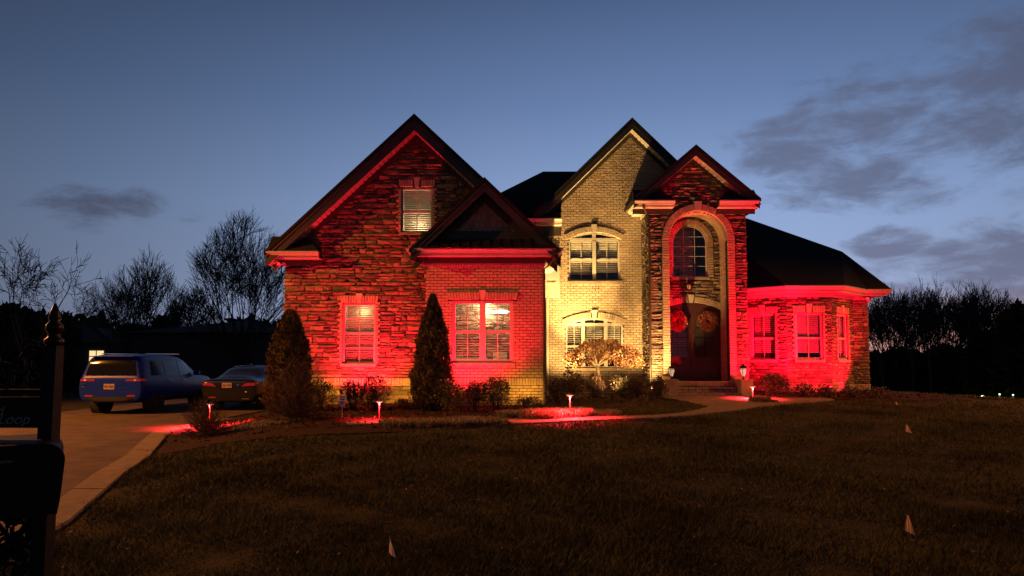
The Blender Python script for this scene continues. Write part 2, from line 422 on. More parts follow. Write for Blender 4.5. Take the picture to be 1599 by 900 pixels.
def stone_fill(ps, wall, outline, ops, z0, z1, skip=(), hmin=.08, hmax=.18, lmin=.16, lmax=.55, rel=.045):
    z = z0
    while z < z1 - .03:
        h = random.uniform(hmin, hmax); h = min(h, z1 - z)
        zc = z + h / 2
        for p, q in intervals(outline, list(ops) + list(skip), zc):
            u = p - random.uniform(0, .1)
            while u < q - .02:
                l = random.uniform(lmin, lmax); a, b_ = max(u, p), min(u + l, q)
                if q - b_ < .08: b_ = q
                if b_ - a > .03:
                    w = b_ - a - .011
                    def put(za, zb):
                        ps.add(wall.mtx((a + b_) / 2, (za + zb) / 2, w, (zb - za) - .011, .09, random.uniform(-.004, rel), random.uniform(-.012, .012), random.uniform(-.03, .03), random.uniform(-.08, .08)), w * (zb - za))
                    if h > .11 and random.random() < .35:
                        t = random.uniform(.4, .6) * h; put(z, z + t); put(z + t, z + h)
                    else: put(z, z + h)
                u = b_ if b_ >= q else u + l
        z += h
# ---------------------------------------------------------------- terrain
def sm(t): t = min(1, max(0, t)); return t * t * (3 - 2 * t)
EDGE = [(-20, -2.6), (-3, -3.2), (5, -3.85), (7.2, -4.3), (10.15, -5.33), (11.9, -5.85), (15.9, -7.37), (19, -7.75), (24, -7.4), (60, -7.4)]
def xe(y):
    if y <= EDGE[0][0]: return EDGE[0][1]
    for (a, b), (c, d) in zip(EDGE, EDGE[1:]):
        if y <= c: return b + (d - b) * (y - a) / (c - a)
    return EDGE[-1][1]
def zg(x, y):
    m = sm((x - xe(y)) / 3.2)
    z = m * (.30 * sm((y - 5) / 11) + .18 * sm((y - 16) / 6) * sm((x + 2) / 8))
    z -= .09 * sm((y - 14) / 7) * (1 - m)
    z -= 1.55 * sm((x - 11.0) / 12) * sm((y - 14.5) / 22)
    z += .04 * math.sin(x * .5 + y * .3) * m * sm((y - 3) / 6) * (1 - sm((y - 17) / 5))
    return z
def G(px, py, off=0.0):
    z = .25
    for _ in range(30):
        r = ray(px, py); k = (z + off - CAMZ) / r.z; x, y = r.x * k, r.y * k; z = .5 * z + .5 * zg(x, y)
    return (x, y)
def axis(lo, hi, step, far):
    a = list(np.arange(lo, hi + .001, step)); v = []
    s = step
    x = a[-1]
    while x < far: s *= 1.35; x += s; v.append(x)
    w = []; x = a[0]; s = step
    while x > -far: s *= 1.35; x -= s; w.append(x)
    return w[::-1] + a + v
gx, gy = axis(-16, 24, .5, 1500), axis(-4, 32, .5, 1500)
Vt = np.array([(x, y, zg(x, y) - .0) for y in gy for x in gx]); nx = len(gx)
Ft = np.array([(j * nx + i, j * nx + i + 1, (j + 1) * nx + i + 1, (j + 1) * nx + i) for j in range(len(gy) - 1) for i in range(nx - 1)])
np_mesh('ground', Vt, Ft, M['soil'], kind='structure').data.polygons.foreach_set('use_smooth', [True] * len(Ft))

def sheet(name, poly, off, m, thick=.0, step=.5, label=None, kind='structure', zf=zg):
    bm = bmesh.new()
    vs_ = [bm.verts.new((x, y, 0)) for x, y in poly]
    from mathutils.geometry import tessellate_polygon
    for t_ in tessellate_polygon([[Vector((x, y, 0)) for x, y in poly]]):
        if len(set(t_)) == 3: bm.faces.new([vs_[i_] for i_ in t_])
    xs = [p[0] for p in poly]; ys = [p[1] for p in poly]
    for ax, lo, hi in ((0, min(xs), max(xs)), (1, min(ys), max(ys))):
        k = math.ceil(lo / step) * step
        while k < hi:
            co = [0, 0, 0]; no = [0, 0, 0]; co[ax] = k; no[ax] = 1
            bmesh.ops.bisect_plane(bm, geom=bm.verts[:] + bm.edges[:] + bm.faces[:], plane_co=co, plane_no=no, dist=1e-4); k += step
    for v in bm.verts: v.co.z = zf(v.co.x, v.co.y) + off
    bmesh.ops.recalc_face_normals(bm, faces=bm.faces)
    if thick:
        ed = [e for e in bm.edges if e.is_boundary]
        r = bmesh.ops.extrude_edge_only(bm, edges=ed)
        for v in [g for g in r['geom'] if isinstance(g, bmesh.types.BMVert)]: v.co.z -= thick
    for f in bm.faces:
        if f.normal.z < -.2: f.normal_flip()
    me = bpy.data.meshes.new(name); bm.to_mesh(me); bm.free(); me.materials.append(m)
    o = bpy.data.objects.new(name, me); link(o); tag(o, label, None, None, kind); return o
sheet('far_lawn', [(19, 33), (40, 33), (46, 52), (24, 52)], .02, M['farlawn'], step=1.0)
# driveway: big paved area on the left, concrete edge strip along the lawn
dedge = [(y, xe(y) - .38) for y in (-4, 0, 3, 5, 6, 7.2, 8.5, 10.15, 11.9, 14, 15.9, 17.5, 19, 20.3)]
drive_poly = [(-26, -4)] + [(x - .012, y) for y, x in dedge] + [(-7.9, 24), (-7.4, 30), (-14, 30), (-14, 20.2), (-26, 19.3)]
sheet('driveway', drive_poly, .03, M['drive'], .06)
strip = [(xe(y) - .38, y) for y, _ in dedge] + [(xe(y), y) for y, _ in dedge[::-1]]
_ys = [y for y, _ in dedge]
def _seg(a, b_):
    ys = [a] + [y for y in _ys if a < y < b_] + [b_]
    return [(xe(y) - .38, y) for y in ys] + [(xe(y), y) for y in ys[::-1]]
_y = -4.0
while _y < 20: sheet('driveway_edge_strip', _seg(_y + .012, min(_y + 1.83, 20.3)), .042 + random.uniform(-.003, .003), M['concrete'], .08); _y += 1.84
# planting bed polygon (pixel traced on the ground, then a real patch of mulch)
bedpx = [(272, 676), (245, 711), (290, 705), (340, 694), (415, 686), (465, 682), (540, 679), (640, 675), (720, 670), (798, 664), (790, 656)]
bed = [G(*p) for p in bedpx]
pathlow = [G(*p) for p in [(798, 664), (860, 661), (900, 659), (960, 657), (1020, 655), (1075, 651), (1120, 646), (1150, 642), (1183, 637)]]
pathup = [G(*p) for p in [(790, 656), (860, 654.5), (900, 653.5), (960, 652.5), (1020, 650.5), (1060, 647), (1090, 642), (1107, 637), (1095, 632), (1060, 628)]]
walk = pathlow + [(8.9, 20.3), (8.9, 20.9), (7.35, 21.1), (7.3, 21.75), (4.2, 21.75)] + pathup[::-1][1:]
sheet('mulch_bed', [(-7.6, 16.6)] + bed + [G(850, 655), G(930, 651), G(950, 645), G(1010, 633), (4.3, 20.6), (4.3, 24.2), (-7.35, 24.2), (-7.35, 20)], .018, M['mulch'])
sheet('mulch_bed', [(8.95, 20.6), (10.5, 20.1), (12.6, 20.6), (13.3, 23.0), (12.5, 25.0), (7.0, 24.5), (7.0, 21.85)], .018, M['mulch'])
sheet('walkway', walk, .034, M['concrete'], .05)
# narrow landing walk seen between the shrubs (under the second path light)
w2 = [G(*p) for p in [(545, 666), (608, 663), (640, 660), (640, 656.5), (600, 659), (540, 662)]]
sheet('stone_edging', w2, .035, M['concrete'], .05)

# ---------------------------------------------------------------- house
H = empty('brick_house', (0, 21, .3), 'large two storey brick and stone house with steep gables lit red and yellow', 'house')
box0 = box_variant('brick_mesh', M['brick'], 0)
bricks = Pieces('brick', M['brick'], [box0])
voussoirs = Pieces('voussoir', M['brick'], [box0])
soldiers = Pieces('soldier_brick', M['brick'], [box0])
stones = Pieces('stone', M['stone'], [box_variant('stone_mesh_%d' % i, M['stone'], .16, i, .1) for i in range(9)])
SB = .20  # wall thickness
def sash_window(wall, u0, u1, z0, z1, units, split, rise=0, trans=None, mull=.09, grid_upper=(2, 1), grid_lower=(2, 1), out=-.09, blinds=(), room=M['glassdark'], roomd=.5, slatm=None, fr=.055, sill=True, lit=None, name='window', slat_pitch=.062):
    """double hung window; trans = height of transom rail"""
    w = wall; b = MB(); dep = .06
    def bx(a, c, za, zb, o=out, d=dep):
        b.prism(None, [w.pt(a, za, o), w.pt(c, za, o), w.pt(c, zb, o), w.pt(a, zb, o)], [w.pt(a, za, o - d), w.pt(c, za, o - d), w.pt(c, zb, o - d), w.pt(a, zb, o - d)])
    bx(u0, u0 + fr, z0, z1); bx(u1 - fr, u1, z0, z1); bx(u0 + fr, u1 - fr, z0, z0 + fr)
    top = z1
    if rise:
        hw = (u1 - u0) / 2; c = (u0 + u1) / 2; Rr = (hw * hw + rise * rise) / (2 * rise); zc = z1 + rise - Rr
        a0 = math.asin(min(1, hw / Rr)); 
        if zc > z1 - 1e-6 and rise >= hw - 1e-3: a0 = math.pi / 2
        n = 20
        for k in range(n):
            t0, t1 = -a0 + 2 * a0 * k / n, -a0 + 2 * a0 * (k + 1) / n
            q = [(c + math.sin(t) * r, zc + math.cos(t) * r) for t, r in ((t0, Rr - fr), (t1, Rr - fr), (t1, Rr), (t0, Rr))]
            b.prism(None, [w.pt(x, z, out) for x, z in q], [w.pt(x, z, out - dep) for x, z in q])
    else: bx(u0 + fr, u1 - fr, z1 - fr, z1)
    if trans: bx(u0 + fr, u1 - fr, trans - .05, trans + .05, out + .012)
    htop = (trans - .05) if trans else (z1 - (0 if rise else fr))
    if rise: topz = lambda u: zc + math.sqrt(max(0, (Rr - fr) ** 2 - (u - c) ** 2))
    uw = (u1 - u0) / units if isinstance(units, int) else None
    if isinstance(units, int): cells = [(u0 + k * uw, u0 + (k + 1) * uw) for k in range(units)]
    else:
        tot = sum(units); cells = []; a = u0
        for q in units: cells.append((a, a + (u1 - u0) * q / tot)); a += (u1 - u0) * q / tot
    F = b
    panes = []; mut = MB(); rails = []
    cur_b = b
    for k, (a, c_) in enumerate(cells):
        ia = a + (fr if k == 0 else mull / 2); ib = c_ - (fr if k == len(cells) - 1 else mull / 2)
        if k: bx(a - mull / 2, a + mull / 2, z0 + fr, (trans - .05) if trans else z1 - .0, out + .02)
        if k and trans: bx(a - mull / 2, a + mull / 2, trans + .05, topz(a) + .01, out + .008)
        ms = z0 + fr + (htop - z0 - fr) * split
        if split: bx(ia, ib, ms - .03, ms + .03, out - .01)
        # muntins
        def mu(a1, b1, za, zb): 
            for o_ in (out - .035,): mut.prism(None, [w.pt(a1, za, o_), w.pt(b1, za, o_), w.pt(b1, zb, o_), w.pt(a1, zb, o_)], [w.pt(a1, za, o_ - .012), w.pt(b1, za, o_ - .012), w.pt(b1, zb, o_ - .012), w.pt(a1, zb, o_ - .012)])
        mid = (ia + ib) / 2; t = .011
        if rise and not trans and split == 0:
            zt_ = zc + Rr - fr
            for q in range(1, grid_upper[0]): x = ia + (ib - ia) * q / grid_upper[0]; mu(x - t, x + t, z0 + fr, topz(x) + .01)
            for q in range(1, grid_upper[1]):
                zz = z0 + fr + (zt_ - z0 - fr) * q / grid_upper[1]; hh_ = (ib - ia) / 2 if zz < z1 else math.sqrt(max(0, (Rr - fr) ** 2 - (zz - zc) ** 2)); mu(mid - hh_, mid + hh_, zz - t, zz + t)
        for (za, zb, g) in () if (rise and not trans and split == 0) else ((z0 + fr, ms - .03, grid_lower), (ms + .03 if split else z0 + fr, htop, grid_upper)):
            if split == 0 and g is grid_lower: continue
            for q in range(1, g[0]):
                x = ia + (ib - ia) * q / g[0]; mu(x - t, x + t, za, min(zb, topz(x) + .01) if (rise and not trans) else zb)
            for q in range(1, g[1]):
                zz = za + (zb - za) * q / g[1]; mu(ia, ib, zz - t, zz + t)
        if trans: mu(mid - t, mid + t, trans + .05, topz(mid) + .01)
        panes.append((ia, ib, z0 + fr, htop))
    win = b.build(name, M['white'], H)
    mut.build('muntin_grille', M['white'], win)
    # glass
    for ia, ib, za, zb in panes:
        g = MB(); o_ = out - .042
        if rise and not trans:
            n = 14; hw2 = Rr - fr; us = [c + (ib - ia) / 2 * math.sin(-math.pi / 2 + math.pi * k / n) for k in range(n + 1)]
            g.poly([w.pt(ia, za, o_), w.pt(ib, za, o_)] + [w.pt(u, topz(u), o_) for u in us[::-1]])
        else: g.quad(w.pt(ia, za, o_), w.pt(ib, za, o_), w.pt(ib, zb, o_), w.pt(ia, zb, o_))
        g.build('pane', M['glass'], win)
        if trans:
            g = MB(); n = 10; us = [ia + (ib - ia) * k / n for k in range(n + 1)]
            g.poly([w.pt(ia, trans + .05, o_), w.pt(ib, trans + .05, o_)] + [w.pt(u, topz(u), o_) for u in us[::-1]]); g.build('pane', M['glass'], win)
    # blinds : per cell list of (bottom fraction 0..1 of height covered from the top, openness)
    for (ia, ib, za, zb), bl in zip(panes, blinds):
        if bl is None: continue
        cover, ang, drop = bl
        z = zb - .03; zend = zb - (zb - za) * cover
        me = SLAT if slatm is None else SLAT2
        while z > zend:
            o = bpy.data.objects.new('slat', me); COL.objects.link(o); o.parent = win
            T = Matrix.Translation(-WL[win.name])
            o.matrix_basis = T @ w.mtx((ia + ib) / 2, z, ib - ia - .03, 1, 1, out - .11, 0, 0, R(ang + random.uniform(-3, 3)))
            z -= slat_pitch
    # room behind
    rb = MB(); zt = z1 + rise + .05; o1, o2 = out - .19, out - .19 - roomd; e = .03
    A = [(u0 - e, z0 - e), (u1 + e, z0 - e), (u1 + e, zt), (u0 - e, zt)]
    for k in range(4):
        p, q = A[k], A[(k + 1) % 4]
        rb.quad(w.pt(p[0], p[1], o1), w.pt(q[0], q[1], o1), w.pt(q[0], q[1], o2), w.pt(p[0], p[1], o2))
    rb.quad(*[w.pt(x, z, o2) for x, z in A])
    rb.build('interior', room, win)
    if sill:
        s = MB(); s.prism(None, [w.pt(u0 - .05, z0 - .085, .05), w.pt(u1 + .05, z0 - .085, .05), w.pt(u1 + .05, z0 - .004, .04), w.pt(u0 - .05, z0 - .004, .04)], [w.pt(u0 - .05, z0 - .085, -.12), w.pt(u1 + .05, z0 - .085, -.12), w.pt(u1 + .05, z0 - .004, -.12), w.pt(u0 - .05, z0 - .004, -.12)])
        s.build('window_sill', M['sillbrick'], win)
    return win
M['sillbrick'] = mat('sill_brick', (.38, .30, .21), bump=.4, bscale=50, rough=.9)
M['keystone'] = mat('cast_keystone', (.46, .41, .33), rough=.85, bump=.2)
sl = MB()
ns = 1
sl.v = [(-.5, -.022, -.002), (.5, -.022, -.002), (.5, .022, -.002), (-.5, .022, -.002), (-.5, -.022, .002), (.5, -.022, .002), (.5, .022, .002), (-.5, .022, .002)]
for q in ((0, 1, 2, 3), (7, 6, 5, 4), (0, 4, 5, 1), (3, 2, 6, 7), (0, 3, 7, 4), (1, 5, 6, 2)): sl.f.append(q); sl.mi.append(0)
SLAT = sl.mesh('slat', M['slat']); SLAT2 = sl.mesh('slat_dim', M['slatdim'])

def keystone(wall, uc, z0, z1, wb, wt, out=.045, parent=H):
    b = MB(); f = [(uc - wb / 2, z0), (uc + wb / 2, z0), (uc + wt / 2, z1), (uc - wt / 2, z1)]
    b.prism(None, [wall.pt(u, z, out) for u, z in f], [wall.pt(u, z, -.1) for u, z in f])
    return b.build('keystone', M['keystone'], parent)
def flat_header(wall, u0, u1, z0, z1, fan=.22, out=.018, key=True):
    c = (u0 + u1) / 2; n = max(2, int(round((u1 - u0) / .078))); kw = .16
    for k in range(n):
        u = u0 + (u1 - u0) * (k + .5) / n
        if key and abs(u - c) < kw * .55: continue
        a = fan * (u - c) / max(.3, (u1 - u0) / 2)
        soldiers.add(wall.mtx(u, (z0 + z1) / 2, (u1 - u0) / n - .01, (z1 - z0) - .01, .09, out + random.uniform(0, .004), a, 0, 0), .02, 0)
    if key: keystone(wall, c, z0 - .0, z1 + .05, .11, .19)
def ring(wall, uc, zc, r0, r1, a0, a1, n, out=.02, depth=.12, skipkey=0):
    for k in range(n):
        a = a0 + (a1 - a0) * (k + .5) / n
        if abs(a) < skipkey: continue
        rm = (r0 + r1) / 2
        wmid = rm * (a1 - a0) / n
        voussoirs.add(wall.mtx(uc + math.sin(a) * rm, zc + math.cos(a) * rm, wmid - .009, r1 - r0, depth, out + random.uniform(0, .004), a, 0, 0), .02, 0)
def seg_arch(wall, u0, u1, z1, rise, th=.2, out=.02, ext=.0):
    hw = (u1 - u0) / 2; c = (u0 + u1) / 2; Rr = (hw * hw + rise * rise) / (2 * rise); zc = z1 + rise - Rr; a0 = math.asin((hw + ext) / Rr)
    ring(wall, c, zc, Rr, Rr + th, -a0, a0, max(6, int(round(2 * a0 * (Rr + th / 2) / .078))), out, .12, .09 / (Rr + th / 2))
    keystone(wall, c, z1 + rise, z1 + rise + th + .06, .11, .19, .05)
def jambs(wall, u, z0, z1, side, wd=.1, out=.015):
    z = z0; k = 0
    while z < z1 - .03:
        w_ = wd + (.05 if k % 2 else 0)
        bricks.add(wall.mtx(u + side * w_ / 2, z + BRH / 2, w_ - .008, BRH - .011, .09, out, 0, 0, 0), .03, 0); z += BRH; k += 1

# gable roofs: dark slab, fascia board, grooved soffit, frieze
def chev(b, xc, zp, half, sl_, t, y0, y1, inset=0, cut=None):
    """chevron prism: top edge at peak zp, vertical thickness t, spans xc±half"""
    h = half - inset
    top = [(xc - h, zp - sl_ * h), (xc, zp), (xc + h, zp - sl_ * h)]
    for sgn in (-1, 1):
        q = [(xc, zp), (xc + sgn * h, zp - sl_ * h), (xc + sgn * h, zp - sl_ * h - t), (xc, zp - t)]
        b.prismy(q if sgn < 0 else q[::-1], y0, y1)
def gable(xc, zp, half, ze, y0, yw, y1, fas=.24, frieze=.16, m_f=None, m_s=None, soffit_t=.03, plank=.16):
    sl_ = (zp - ze) / half; hyp = math.sqrt(1 + sl_ * sl_)
    m_f = m_f or M['trimdk']; m_s = m_s or M['white']
    b = MB(); chev(b, xc, zp, half, sl_, .07 * hyp, y0 - .04, y1); r = b.build('roof', M['shingle'], H)
    z1 = zp - .07 * hyp - .002
    b = MB(); chev(b, xc, z1, half, sl_, fas * hyp, y0, y0 + .03, .03); b.build('rake_board', m_f, r)
    b = MB(); chev(b, xc, z1 - .05, half, sl_, .07, y0 - .022, y0 - .002, .04); b.build('rake_trim', m_f, r)
    zs = z1 - (fas - .06) * hyp
    b = MB(); chev(b, xc, zs, half, sl_, .02 * hyp, y0 + .032, yw + .05, .05)
    s = b.build('soffit', m_s, r)
    b = MB(); L_ = (half - .06) * hyp; n = int(L_ / plank)
    for sgn in (-1, 1):
        for k in range(n):
            d = (k + .5) * plank / hyp; x = xc + sgn * d; z = zs - sl_ * d - .02 * hyp
            T = Matrix.Translation((x, (y0 + yw) / 2, z)) @ Matrix.Rotation(sgn * math.atan(sl_), 4, 'Y')
            b.box(-plank / 2 + .016, plank / 2 - .016, -(yw - y0) / 2 + .034, (yw - y0) / 2 - .002, -.03, .004, T)
    b.build('soffit_board', m_s, s, kind='stuff')
    b = MB(); chev(b, xc, zs - .02 * hyp - .005, half, sl_, frieze * hyp, yw - .045, yw - .012, .1); b.build('frieze_board', m_f, r)
    return sl_, zs - .02 * hyp, r
def gutter(path, ztop, parent, over=.42, closed=False, m=None, frieze=.14, mw=None, name='gutter', fdark=True):
    """path: list of (x,y) wall line corners, outward = right-hand normal of travel; gutter hangs 'over' out from the wall"""
    m = m or M['white']; n = len(path); P2 = [Vector(p) for p in path]
    nor = []
    for k in range(n - 1):
        d = (P2[k + 1] - P2[k]).normalized(); nor.append(Vector((d.y, -d.x)))
    def off(k, o):
        if k == 0: return P2[0] + nor[0] * o
        if k == n - 1: return P2[-1] + nor[-1] * o
        a, b_ = nor[k - 1], nor[k]; mm = (a + b_).normalized(); return P2[k] + mm * (o / mm.dot(a))
    def sweep(prof, nm, mt):
        b = MB()
        for k in range(n - 1):
            A = [(*off(k, o), z) for o, z in prof]; B_ = [(*off(k + 1, o), z) for o, z in prof]
            b.prism(None, A, B_)
        return b.build(nm, mt, parent)
    z = ztop
    g = sweep([(over, z - .02), (over + .115, z), (over + .125, z - .02), (over + .12, z - .05), (over + .09, z - .085), (over + .075, z - .125), (over, z - .125)][::-1], name, m)
    sweep([(over - .022, z - .20), (over - .002, z - .20), (over - .002, z - .01), (over - .022, z - .01)], 'fascia', m)
    sweep([(-.01, z - .195), (over - .024, z - .195), (over - .024, z - .178), (-.01, z - .178)], 'soffit', m)
    if frieze:
        sweep([(.035, z - .198 - frieze), (.07, z - .198 - frieze), (.07, z - .198), (.035, z - .198)], 'frieze_board', M['trimdk'] if fdark else m)
    return g

# ===== LW: left stone wing, gable front at depth 21
LWD = 21.0; lw = Wall((0, LWD, 0), (1, 0, 0), (0, -1, 0))
lw_x0, lw_x1 = P(443.5, 480, LWD).x, .93
zpk = P(647, 178, 20.5).z; ze = P(413, 393, 20.5).z; xpk = P(647, 178, 20.5).x; hf = xpk - P(413, 393, 20.5).x
sl1, zs1, _r1 = gable(xpk, zpk, hf, ze, 20.5, LWD, 33, fas=.27)
def out_lw(z, ze_=ze):
    h = (zs1 - .02 - z) / sl1
    if h <= .05: return []
    a, b_ = xpk - h, xpk + h
    return [(max(a, lw_x0), min(b_, lw_x1))]
def opn(D, l, r, t, b, py=None, rise_px=None):
    py = (t + b) / 2
    u0, u1 = P(l, py, D).x, P(r, py, D).x
    return [u0, u1, P((l + r) / 2, b, D).z, P((l + r) / 2, t, D).z]
LWup = opn(LWD, 626.5, 675, 293, 363); LWlo = opn(LWD, 535, 586, 474, 568)
ops_lw = [LWup, LWlo]
backing(lw, out_lw, ops_lw, -.1, zs1, SB, M['dkmortar'], H, front=-.03)
ZS = P(550, 590, LWD).z; ZS2 = P(550, 603, LWD).z
def hdr(op, h): return [op[0] - .07, op[1] + .07, op[3] - .01, op[3] + h]
def jam(op, w_=.11): return [op[0] - w_, op[1] + w_, op[2] - .01, op[3]]
stone_fill(stones, lw, out_lw, ops_lw, ZS + .01, zs1 - .1, skip=[hdr(LWup, .24), hdr(LWlo, .24), jam(LWup), jam(LWlo)])
stone_fill(stones, lw, out_lw, ops_lw, .0, ZS2, hmin=.12, hmax=.16, lmin=.3, lmax=.5, rel=.02)
for k in range(int((lw_x1 - lw_x0) / .078)):
    soldiers.add(lw.mtx(lw_x0 + .078 * (k + .5), (ZS + ZS2) / 2, .068, ZS - ZS2 - .012, .09, .03 + random.uniform(0, .005)), .02, 0)
for op in ops_lw:
    flat_header(lw, op[0] - .07, op[1] + .07, op[3] + .005, op[3] + .235, .12, .03)
    jambs(lw, op[0], op[2], op[3], -1, .09, .025); jambs(lw, op[1], op[2], op[3], 1, .09, .025)
M['roomlw'] = mat('dim_room', (.42, .36, .25), rough=.9)
def room_light(win, x, y, z, p, col=(1, .85, .45)):
    l = bpy.data.lights.new('room_light', 'POINT'); l.energy = p; l.color = col; l.shadow_soft_size = .1; o = bpy.data.objects.new('room_light', l); COL.objects.link(o); o.parent = win; o.location = (x, y, z)
_w = sash_window(lw, *LWup, 1, .46, grid_lower=(2, 1), grid_upper=(2, 1), blinds=[(.98, -60, 0)], out=-.05, slatm=1, room=M['roomlw']); room_light(_w, (LWup[0] + LWup[1]) / 2, LWD + .55, LWup[2] + .35, 24, (1, .70, .44))
_w = sash_window(lw, *LWlo, 1, .5, grid_upper=(2, 2), grid_lower=(2, 2), blinds=[(.98, -30, 0)], out=-.05, slatm=1, room=M['roomlw']); room_light(_w, (LWlo[0] + LWlo[1]) / 2, LWD + .6, LWlo[3] - .2, 9)
# left return (gutter stub with a small hip)
rt = empty  # noqa
def stub(x0, x1, yw, zt, over, parent, rise=.55, inner='r', wallx=None):
    """gutter return on the gable front; returns keep a small hipped cap above"""
    g = gutter([(x0, yw), (x1, yw)], zt, parent, over=over, frieze=.16)
    b = MB(); yf = yw - over - .1
    lo = [(x0 - .0, yf, zt + .004), (x1 + .0, yf, zt + .004), (x1, yw, zt + .004), (x0, yw, zt + .004)]
    if inner == 'r': tp = [(x0, yw, zt + rise), (x1 - rise * .9, yw, zt + rise)]
    else: tp = [(x0 + rise * .9, yw, zt + rise), (x1, yw, zt + rise)]
    b.quad(lo[0], lo[1], tp[1], tp[0]); b.poly([lo[1], lo[2], tp[1]]); b.poly([lo[3], lo[0], tp[0]]); b.quad(*lo[::-1])
    b.build('return_roof', M['shingle'], parent); return g
stub(P(416, 393, 20.5).x, P(497, 393, 20.5).x, LWD, P(450, 392, 20.45).z, .42, _r1, rise=.5)
# eave going back along the left side and the side wall
gutter([(lw_x0, 33), (lw_x0, LWD)], P(413, 393, 20.5).z, _r1, over=.40, frieze=0)
for q_ in ((lw_x0, lw_x0 + SB, LWD + SB, 33, -.15, ze), (lw_x0 + SB, 9.5, 32.8, 33, -.5, 6)):
    sd = MB(); sd.box(*q_); sd.build('side_wall', M['sillbrick'], H)
# small dormer on the left slope
b = MB(); dx = -4.4; 
b.poly([(-6.0, 24.2, 7.0), (-5.72, 25.0, 7.72), (dx + 1.2, 25.0, 7.72), (dx + 1.2, 24.2, 7.0)])
b.poly([(-5.72, 25.0, 7.72), (-6.0, 25.8, 7.0), (dx + 1.2, 25.8, 7.0), (dx + 1.2, 25.0, 7.72)])
b.poly([(-6.0, 24.2, 7.0), (-6.0, 25.8, 7.0), (-5.72, 25.0, 7.72)])
b.quad((-5.95, 24.25, 7.02), (-5.95, 25.75, 7.02), (-5.95, 25.75, 5.2), (-5.95, 24.25, 5.2)); b.quad((-5.95, 24.25, 5.0), (-3.5, 24.25, 5.0), (-3.5, 24.25, 7.02), (-5.95, 24.25, 7.02))
b.build('dormer', M['shingle'], H)

# ===== bay: brick projection at depth 20
BD = 20.0; bw = Wall((0, BD, 0), (1, 0, 0), (0, -1, 0))
bx0, bx1 = P(664, 500, BD).x, P(850.5, 500, BD).x
zbt = P(760, 404, BD).z
def out_b(z): return [(bx0, bx1)] if z < zbt + .05 else []
BW = opn(BD, 706, 801, 469, 567)
backing(bw, out_b, [BW], -.1, zbt + .05, SB, M['mortar'], H)
zt1, zt2 = P(760, 590, BD).z, P(760, 602, BD).z
hd_ = [BW[0] - .12, BW[1] + .12, BW[3] - .01, BW[3] + .245]
brick_fill(bricks, bw, out_b, [BW], zt1 + .003, zbt - .22, skip=[hd_])
brick_fill(bricks, bw, out_b, [BW], zt2 - BRH * 8 - .003, zt2 - .003)
nb = int((bx1 - bx0) / .075)
for k in range(nb):
    u = bx0 + (bx1 - bx0) * (k + .5) / nb
    soldiers.add(bw.mtx(u, (zt1 + zt2) / 2, (bx1 - bx0) / nb - .01, zt1 - zt2 - .01, .06, .02 + random.uniform(0, .004)), .02, 0)
    soldiers.add(bw.mtx(u, zbt - .11, (bx1 - bx0) / nb - .01, .205, .06, .012 + random.uniform(0, .004)), .02, 0)
flat_header(bw, BW[0] - .12, BW[1] + .12, BW[3] + .005, BW[3] + .225, .25, .055)
M['roombay'] = mat('study_wall_glow', (.55, .50, .34), rough=.9, emit=(1, .9, .55), emis_s=.05)  # room walls glow faintly, lamplight put into their material
winb = sash_window(bw, *BW, 2, .5, mull=.17, fr=.09, grid_upper=(2, 1), grid_lower=(2, 1), out=-.05, blinds=[(.97, -12, 0), (.97, -12, 0)], room=M['roombay'], roomd=1.6, slat_pitch=.066, slatm=1)
_l = bpy.data.lights.new('room_light', 'POINT'); _l.energy = 110; _l.color = (1, .78, .46); _l.shadow_soft_size = .2; _o = bpy.data.objects.new('room_light', _l); COL.objects.link(_o); _o.parent = winb; _o.location = (-.75, 20.85, BW[3] - .25)
fx = MB(); fx.lathe([(.30, -.02), (.32, 0), (.28, .06), (.1, .09)], (P(782, 488, 21.2).x, 21.2, P(780, 489, 21.2).z), 20); fx.build('ceiling_lamp', M['fixture'], winb, label='bright lamp seen through the blinds of the double window')
# furniture hint inside: desk with a few things
fu = MB(); fu.box(BW[0] + .05, BW[0] + .95, 20.75, 21.15, BW[2] - .2, BW[2] + .16); fu.box(BW[0] + 1.1, BW[0] + 1.5, 20.8, 21.1, BW[2] - .2, BW[2] + .3); fu.build('desk', M['white'], winb)
# roof of the bay
by0 = 19.5
xb = P(756.5, 277, by0).x; zb = P(756.5, 277, by0).z; xbl = P(639, 389, by0).x; zbe = P(639, 389, by0).z; hb = xb - xbl
slb, zsb, _rb = gable(xb, zb, hb, zbe, by0, BD - .05, 25.5, fas=.20, frieze=.20, m_s=M['trimdk'])
gutter([(xb - hb + .42, 24), (xb - hb + .42, BD), (xb + hb - .42, BD), (xb + hb - .42, 23.8)], zbe + .03, _rb, over=.40, frieze=.16)
# shake gable field + belt + metal pent roof
zg0, zg1 = P(756, 362, BD).z, P(756, 374, BD - .1).z
def out_sh(z):
    h = (zsb - .16 * 1.3 - z) / slb
    return [(xb - h, xb + h)] if h > .02 else []
backing(bw, out_sh, [], zg0, zsb, .15, M['trimdk'], H, front=-.02)
shk = Pieces('shake', M['shake'], [box0]); z = zg0; row = 0
while z < zsb - .3:
    for p, q in intervals(out_sh, [], z + .05):
        u = p - random.uniform(0, .1)
        while u < q:
            wd = random.uniform(.12, .2); a, c_ = max(u, p), min(u + wd, q)
            if c_ - a > .03: shk.add(bw.mtx((a + c_) / 2, z + .065 + random.uniform(-.006, .006), c_ - a - .01, .125, .03, .02 + random.uniform(0, .008), 0, 0, -.12), wd, 0)
            u += wd
    z += .105; row += 1
emit_pieces(shk, H, 300, 'shake_rest')
b = MB(); b.box(xb - 1.75, xb + 1.75, BD - .09, BD, zg1, zg0); b.build('belt_board', M['trimdk'], H)
zp0 = zbe + .03; npn = 13
